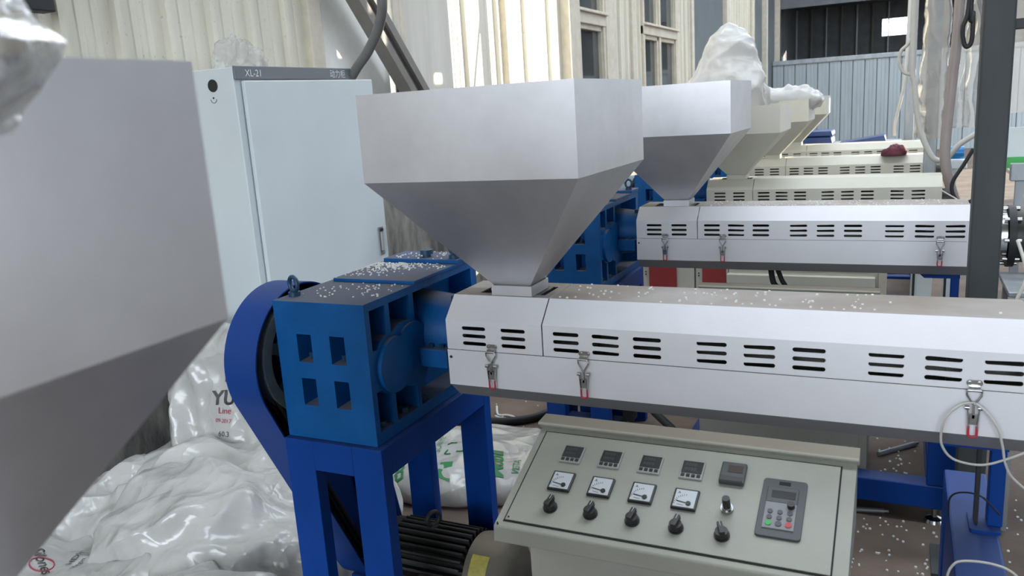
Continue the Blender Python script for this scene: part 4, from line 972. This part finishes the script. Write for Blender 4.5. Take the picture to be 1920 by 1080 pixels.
tag(sheet('plastic_curtain', lambda u, v: (0.285 + 0.20 * u, 6.15 + 0.05 * math.sin(u * 9), 3.4 - 2.12 * v), 40, 60, 'film', 0.02, 5, 5), 'clear plastic film hanging beside the steel column, lit from behind', 'plastic curtain')
tag(sheet('plastic_curtain', lambda u, v: (0.60 + 0.9 * u, 6.4 + 0.05 * math.sin(u * 9), 3.4 - 2.05 * v), 40, 60, 'film', 0.02, 5, 8), 'hanging plastic film to the right of the steel column', 'plastic curtain')
def wrap(u, v):
    a_ = 2 * math.pi * u; r_ = 0.062 + 0.035 * v * v + 0.01 * math.sin(a_ * 3 + v * 6); return (0.165 + r_ * math.cos(a_), 5.94 + r_ * math.sin(a_), 2.6 - 1.36 * v)
tag(sheet('plastic_wrap', wrap, 36, 50, 'film', 0.012, 9, 11), 'loose clear film sleeve around the galvanised post', 'plastic sheet')

def cord(name, pts, r, m, lab, cat):
    b = MB(); b.tube(smooth_path(pts, 8), r, m, n=8); return tag(b.build(name), lab, cat)
cord('hose', [(0.30, 5.3, 6.19), (0.285, 5.3, 4.0), (0.262, 5.3, 2.05), (0.243, 5.3, 1.60), (0.226, 5.3, 1.24), (0.24, 5.3, 1.085), (0.285, 5.3, 0.93), (0.33, 5.3, 0.8)], 0.028, 'hose', 'thick mauve-grey hose hanging down left of the steel column', 'hose')
cord('cable', [(0.07, 5.5, 6.19), (0.05, 5.5, 4.0), (0.04, 5.5, 1.9), (0.058, 5.5, 1.58), (0.086, 5.5, 1.36), (0.128, 5.5, 1.232), (0.18, 5.5, 1.142), (0.245, 5.5, 1.143), (0.31, 5.5, 1.225), (0.42, 5.5, 1.30)], 0.016, 'cable_white', 'white cable sagging in a U in front of the film-wrapped post', 'cable')
cord('cable', [(0.03, 5.53, 6.19), (0.045, 5.52, 2.6), (0.05, 5.52, 1.95), (0.02, 5.52, 1.83), (-0.021, 5.52, 1.782), (-0.03, 5.52, 1.722), (-0.005, 5.52, 1.659), (0.035, 5.52, 1.641)], 0.010, 'cable_white', 'small loop of white cable high beside the galvanised posts', 'cable')
cord('cable', [(0.31, 5.2, 6.19), (0.30, 5.2, 2.6), (0.300, 5.2, 2.0), (0.277, 5.2, 1.87), (0.285, 5.2, 1.79), (0.303, 5.2, 1.765), (0.322, 5.2, 1.80), (0.322, 5.2, 1.94), (0.31, 5.2, 2.3), (0.33, 5.2, 6.19)], 0.012, 'iron', 'dark cable bent in a U at the top right of the hose', 'cable')
cord('cable', [(0.03, 8.95, 3.2), (0.02, 8.6, 2.2), (0.0, 8.4, 1.6), (-0.06, 8.4, 1.25), (-0.06, 8.4, 1.12)], 0.014, 'cable_white', 'thin white cable dropping behind the farthest barrel housing', 'cable')
cord('cable', [(0.34, 4.9, 1.24), (0.30, 4.9, 1.16), (0.25, 4.9, 1.06), (0.27, 4.9, 0.98), (0.33, 4.9, 0.96), (0.40, 4.9, 1.02)], 0.010, 'iron', 'dark tangled cable at the end of the first cream barrel', 'cable')
cord('wire', [(0.19, 4.7, 1.05), (0.24, 3.6, 1.118), (0.30, 3.5, 1.09), (0.34, 3.4, 1.07)], 0.003, 'cable_white', 'thin white wire stretched across the end of the second white barrel', 'wire')
cord('wire', [(0.150, 1.738, 0.978), (0.125, 1.728, 0.975), (0.100, 1.72, 0.951), (0.092, 1.72, 0.915), (0.096, 1.72, 0.885), (0.118, 1.72, 0.861), (0.165, 1.72, 0.856), (0.209, 1.72, 0.875), (0.25, 1.72, 0.90)], 0.0024, 'cable_white', 'thin white wire looped over the rightmost latch of the near barrel', 'wire')
cord('wire', [(0.150, 1.733, 0.978), (0.168, 1.724, 0.965), (0.188, 1.72, 0.935), (0.198, 1.72, 0.90), (0.205, 1.72, 0.864), (0.22, 1.72, 0.835), (0.26, 1.72, 0.80)], 0.0024, 'cable_white', 'thin white wire trailing down from the rightmost latch of the near barrel', 'wire')
cord('wire', [(0.112, 1.62, 0.55), (0.108, 1.60, 0.66), (0.118, 1.60, 0.698), (0.139, 1.60, 0.710), (0.181, 1.60, 0.712), (0.216, 1.60, 0.70), (0.25, 1.60, 0.66)], 0.0024, 'cable_white', 'thin white wire arched over the blue beam in the lower right corner', 'wire')
cord('wire', [(0.21, 1.79, 0.72), (0.175, 1.78, 0.76), (0.14, 1.80, 0.755), (0.122, 1.84, 0.72), (0.123, 1.88, 0.66)], 0.002, 'iron', 'thin black wire at the blue post under the near barrel', 'wire')
cord('cable', [(0.37, 3.2, 1.05), (0.39, 3.1, 0.95), (0.36, 3.05, 0.86), (0.40, 3.05, 0.80), (0.45, 3.05, 0.84)], 0.006, 'cable_white', 'white cable curling below the die head right of the column', 'cable')
cord('cable', [(-2.25, 3.45, 0.022), (-2.05, 3.473, 0.022), (-1.859, 3.505, 0.022), (-1.768, 3.539, 0.022), (-1.679, 3.61, 0.022), (-1.62, 3.736, 0.022), (-1.572, 3.88, 0.022), (-1.5, 4.1, 0.022)], 0.022, 'rubber', 'thick black cable on the floor under the near white barrel', 'cable')
cord('wire_strip', [(-1.93, 3.69, 0.03), (-1.895, 3.631, 0.008), (-1.847, 3.637, 0.008), (-1.802, 3.626, 0.008), (-1.783, 3.60, 0.008), (-1.865, 3.593, 0.008), (-1.90, 3.61, 0.008)], 0.006, 'pellet', 'bent white strip lying on the brown floor by the black cable', 'scrap')
cord('cable', [(-0.49, 3.55, 0.88), (-0.47, 3.50, 0.81), (-0.44, 3.5, 0.76), (-0.45, 3.52, 0.6)], 0.012, 'rubber', 'bundle of black leads hanging below the second white barrel', 'cable')
cord('cable', [(-0.47, 3.56, 0.88), (-0.44, 3.52, 0.82), (-0.42, 3.52, 0.78), (-0.42, 3.52, 0.72), (-0.45, 3.52, 0.6)], 0.010, 'rubber', 'looped black lead hanging below the second white barrel', 'cable')
cord('cable', [(-1.0, 3.2, 0.40), (-0.88, 3.05, 0.36), (-0.78, 3.0, 0.30), (-0.72, 3.0, 0.22)], 0.016, 'rubber', 'black hose end beside the cream console cabinet', 'hose')
for p0, p1, lab in (((-0.04, 3.36, 0.145), (0.09, 3.50, 0.145), 'grey metal rod lying on the blue base deck'), ((-0.14, 3.11, 0.012), (-0.01, 3.135, 0.012), 'pale metal rod lying on the floor by the levelling foot')):
    b = MB(); b.cyl(p0, p1, 0.010, 'galv', n=12); b.cyl(p1, [p1[i] + (p1[i] - p0[i]) * 0.12 for i in range(3)], 0.006, 'galv', n=10); tag(b.build('metal_rod'), lab, 'rod')

# die head and trough at the far side of the column
t = empty('die_head', (0.42, 3.59, 0.88)); inv = Matrix.Translation((-0.42, -3.59, -0.88))
def P3(b, nm, **k): o = b.build(nm, **k); o.parent = t; o.matrix_parent_inverse = inv
b = MB(); b.cyl((0.30, 3.59, 1.0), (0.372, 3.59, 1.0), 0.095, 'chrome', n=40); P3(b, 'flange', bevel=0.003)
b = MB(); b.cyl((0.376, 3.59, 1.0), (0.40, 3.59, 1.0), 0.118, 'iron', n=40); P3(b, 'clamp_ring', bevel=0.003)
b = MB(); b.cyl((0.40, 3.59, 1.0), (0.62, 3.59, 1.0), 0.100, 'barrel', n=40); P3(b, 'heater_band')
for i in range(8):
    a_ = 2 * math.pi * i / 8; b = MB(); b.cyl((0.36, 3.59 + 0.106 * math.cos(a_), 1.0 + 0.106 * math.sin(a_)), (0.415, 3.59 + 0.106 * math.cos(a_), 1.0 + 0.106 * math.sin(a_)), 0.008, 'chrome', n=8); P3(b, 'bolt')
tag(t, 'steel die head with dark heater band right of the column', 'die head')
t = empty('steel_table', (0.8, 3.3, 0)); inv = Matrix.Translation((-0.8, -3.3, 0))
b = MB(); b.box(0.345, 1.3, 3.12, 3.46, 0.868, 0.885, 'galv'); P3(b, 'top', bevel=0.003)
b = MB(); b.box(0.345, 1.3, 3.12, 3.13, 0.78, 0.868, 'cream'); P3(b, 'apron')
for x in (0.36, 1.26):
    for y in (3.13, 3.42):
        b = MB(); b.box(x, x + 0.03, y, y + 0.03, 0, 0.868, 'galv'); P3(b, 'leg')
tag(t, 'galvanised table under the die head, right edge of the picture', 'table')
t = empty('cooling_trough', (0.9, 5.0, 0)); inv = Matrix.Translation((-0.9, -5.0, 0))
b = MB(); b.box(0.52, 1.7, 4.96, 5.02, 1.06, 1.15, 'galv'); P3(b, 'front_rail', bevel=0.004)
b = MB(); b.box(0.53, 1.7, 5.02, 5.30, 1.08, 1.10, 'cream'); P3(b, 'bed')
b = MB(); b.box(0.53, 1.7, 5.27, 5.30, 1.10, 1.32, 'cabinet'); P3(b, 'back_panel')
b = MB(); b.box(0.53, 1.7, 5.262, 5.269, 1.10, 1.16, 'green'); P3(b, 'green_stripe')
for x in (0.55, 1.6):
    b = MB(); b.box(x, x + 0.04, 5.0, 5.04, 0, 1.06, 'galv'); P3(b, 'leg')
tag(t, 'galvanised trough with a white and green panel at the right edge', 'trough')
t = empty('pump', (0.34, 6.6, 0)); inv = Matrix.Translation((-0.34, -6.6, 0))
b = MB(); b.cyl((0.30, 6.6, 1.09), (0.40, 6.6, 1.09), 0.045, 'bright_blue', n=20); P3(b, 'pump_motor', bevel=0.006)
b = MB(); b.box(0.25, 0.42, 6.55, 6.68, 0.98, 1.04, 'cabinet'); P3(b, 'bracket', bevel=0.006)
b = MB(); b.box(0.31, 0.36, 6.58, 6.63, 0, 0.98, 'cabinet'); P3(b, 'stem')
tag(t, 'small bright blue pump on a white stem behind the hose', 'pump')

# maroon rag, blue tarps
rg = tag(sack('rag', (-0.05, 6.42, 1.118), (0.15, 0.09, 0.075), (0, R(-8), R(5)), 31, 'rag', 0.014, nu=40, nv=26, flat=1.0985, freq=16), 'crumpled maroon rag lying on the middle cream barrel housing', 'rag')
for i, (x0, x1, z0, z1, tl, lab) in enumerate(((-1.0, -0.60, 1.06, 1.13, 0.0, 'folded blue tarp under the other one, before the partition'), (-0.95, -0.60, 1.135, 1.19, 0.0, 'folded blue tarp on top, before the partition'), (-0.55, -0.13, 1.06, 1.125, 0.10, 'blue tarp lying to the right, before the partition'))):
    b = MB(); b.hexa([(x0, 8.55, z0), (x1, 8.55, z0), (x1, 8.9, z0), (x0, 8.9, z0)], [(x0 + 0.02, 8.56, z1 - tl * 0.6), (x1 - 0.02, 8.56, z1), (x1 - 0.01, 8.88, z1), (x0 + 0.01, 8.88, z1 - tl * 0.6)], 'tarp')
    tag(b.build('folded_tarp', bevel=0.015, seg=3), lab, 'tarp', 'blue tarps')
b = MB(); b.box(-1.1, 0.0, 8.5, 9.0, 1.0, 1.058, 'galv')
t = empty('work_bench', (-0.55, 8.75, 0)); inv = Matrix.Translation((0.55, -8.75, 0)); P3(b, 'top')
for x in (-1.08, -0.06):
    for y in (8.52, 8.94):
        b = MB(); b.box(x, x + 0.04, y, y + 0.04, 0, 1.0, 'galv'); P3(b, 'leg')
tag(t, 'low bench carrying the blue tarps', 'bench')

# cream and red cabinets under the second white barrel
t = empty('electrical_cabinet', (-0.48, 4.8, 0)); inv = Matrix.Translation((0.48, -4.8, 0))
b = MB(); b.box(-0.866, -0.085, 4.62, 4.95, 0, 0.70, 'cream'); P3(b, 'body', bevel=0.004)
b = MB(); b.box(-0.870, -0.10, 4.57, 4.62, 0.552, 0.606, 'cream'); P3(b, 'ledge', bevel=0.004)
b = MB(); b.box(-0.835, -0.13, 4.612, 4.62, 0.05, 0.525, 'cream'); P3(b, 'lower_door', bevel=0.003)
b = MB(); b.box(-0.835, -0.13, 4.612, 4.62, 0.633, 0.690, 'cream'); P3(b, 'upper_door', bevel=0.003)
for z0, z1 in ((0.525, 0.536), (0.626, 0.633)):
    b = MB(); b.box(-0.838, -0.127, 4.616, 4.622, z0, z1, 'gap'); P3(b, 'gap_line')
b = MB(); b.box(-0.085, -0.045, 4.60, 4.64, 0, 0.72, 'wall_trim'); P3(b, 'corner_post', bevel=0.003)
tag(t, 'cream cabinet with a ledge seen below the second white barrel', 'cabinet')
for x0, x1, lab in ((-1.364, -1.06, 'cream cabinet with a wide red panel below the second barrel'), (-1.05, -0.87, 'narrow cream cabinet with a darker red panel below the second barrel')):
    t = empty('red_cabinet', ((x0 + x1) / 2, 4.75, 0)); inv = Matrix.Translation((-(x0 + x1) / 2, -4.75, 0))
    b = MB(); b.box(x0, x1, 4.605, 4.668, 0, 0.72, 'cream'); P3(b, 'body', bevel=0.004)
    e0 = 0.038; b = MB(); b.box(x0 + e0, x1 - (0.10 if x0 < -1.2 else 0.005), 4.597, 4.605, 0.04, 0.70, 'redpanel'); P3(b, 'red_panel', bevel=0.003)
    for z in (0.60, 0.585): 
        b = MB(); b.cyl((x0 + 0.018, 4.60, z), (x0 + 0.018, 4.606, z), 0.004, 'black', n=8); P3(b, 'screw')
    tag(t, lab, 'cabinet', 'red panelled cabinets')
t = empty('white_cabinet', (0.13, 5.05, 0)); inv = Matrix.Translation((-0.13, -5.05, 0))
b = MB(); b.box(0.075, 0.180, 4.98, 5.16, 0, 0.826, 'cabinet'); P3(b, 'body', bevel=0.004)
b = MB(); b.box(0.082, 0.094, 4.972, 4.98, 0.05, 0.8, 'iron'); P3(b, 'hinge_strip')
tag(t, 'narrow white cabinet under the first cream barrel, beside the second blue post', 'cabinet')

# ================================================================== PELLETS
def pellets(name, pts, r, lab, seed):
    rnd = random.Random(seed); b = MB()
    for x, y, z in pts:
        s = r * rnd.uniform(0.75, 1.25); n = 6; hgt = s * 0.9
        a0 = rnd.uniform(0, 6)
        vs = [(x + s * math.cos(a0 + i * math.pi / 3), y + s * math.sin(a0 + i * math.pi / 3), z) for i in range(n)] + [(x + s * 0.8 * math.cos(a0 + i * math.pi / 3), y + s * 0.8 * math.sin(a0 + i * math.pi / 3), z + hgt) for i in range(n)]
        b.add(vs, [(i, (i + 1) % n, n + (i + 1) % n, n + i) for i in range(n)] + [tuple(range(n, 2 * n))], 'pellet')
    o = b.build(name, fix=False); tag(o, lab, 'pellets', kind='stuff'); return o
rnd = random.Random(5); pts = []
for i in range(430):
    if i < 330: x = min(max(rnd.gauss(-1.33, 0.065), GX0 + 0.025), GX1 - 0.01); y = 1.99 - abs(rnd.gauss(0, 0.075)); y = max(y, 1.775); z = GZ1 + 0.010
    elif i < 385: x = rnd.uniform(GX0 + 0.03, GX1 - 0.01); y = rnd.uniform(1.60, 1.765); z = GZ1
    else: x = rnd.uniform(GX0 + 0.06, GX1 - 0.04); y = rnd.uniform(2.0, 2.11); z = GZ1 + 0.022
    pts.append((x, y, z))
pellets('plastic_pellets', pts, 0.0027, 'white plastic pellets strewn on top of the near gear reducer', 1)
pts = [(rnd.uniform(-0.76, 0.0) if rnd.random() < 0.85 else rnd.uniform(-1.03, 0.2), rnd.uniform(1.812, 1.972), 1.133) for _ in range(85)]
pts = [p for p in pts if not (-1.0 < p[0] < -0.79)]
pellets('plastic_pellets', pts, 0.0030, 'white plastic pellets scattered on the near white barrel cover', 2)
pts = [(rnd.uniform(-0.74, 0.22), 1.7 + rnd.uniform(1.81, 1.97), 1.133) for _ in range(190)]
pellets('plastic_pellets', pts, 0.0032, 'white plastic pellets scattered on the second white barrel cover', 3)
pts = [(rnd.gauss(0.05, 0.18), rnd.uniform(2.4, 3.1), 0.0005) for _ in range(110)] + [(rnd.uniform(-0.05, 0.11), rnd.uniform(3.2, 3.7), 0.1355) for _ in range(30)] + [(rnd.uniform(0.2, 0.6), rnd.uniform(2.2, 3.6), 0.0005) for _ in range(60)] + [(rnd.uniform(-2.0, -1.2), rnd.uniform(3.3, 4.2), 0.0005) for _ in range(60)]
pellets('plastic_pellets', pts, 0.0045, 'white plastic pellets scattered over the brown floor', 4)
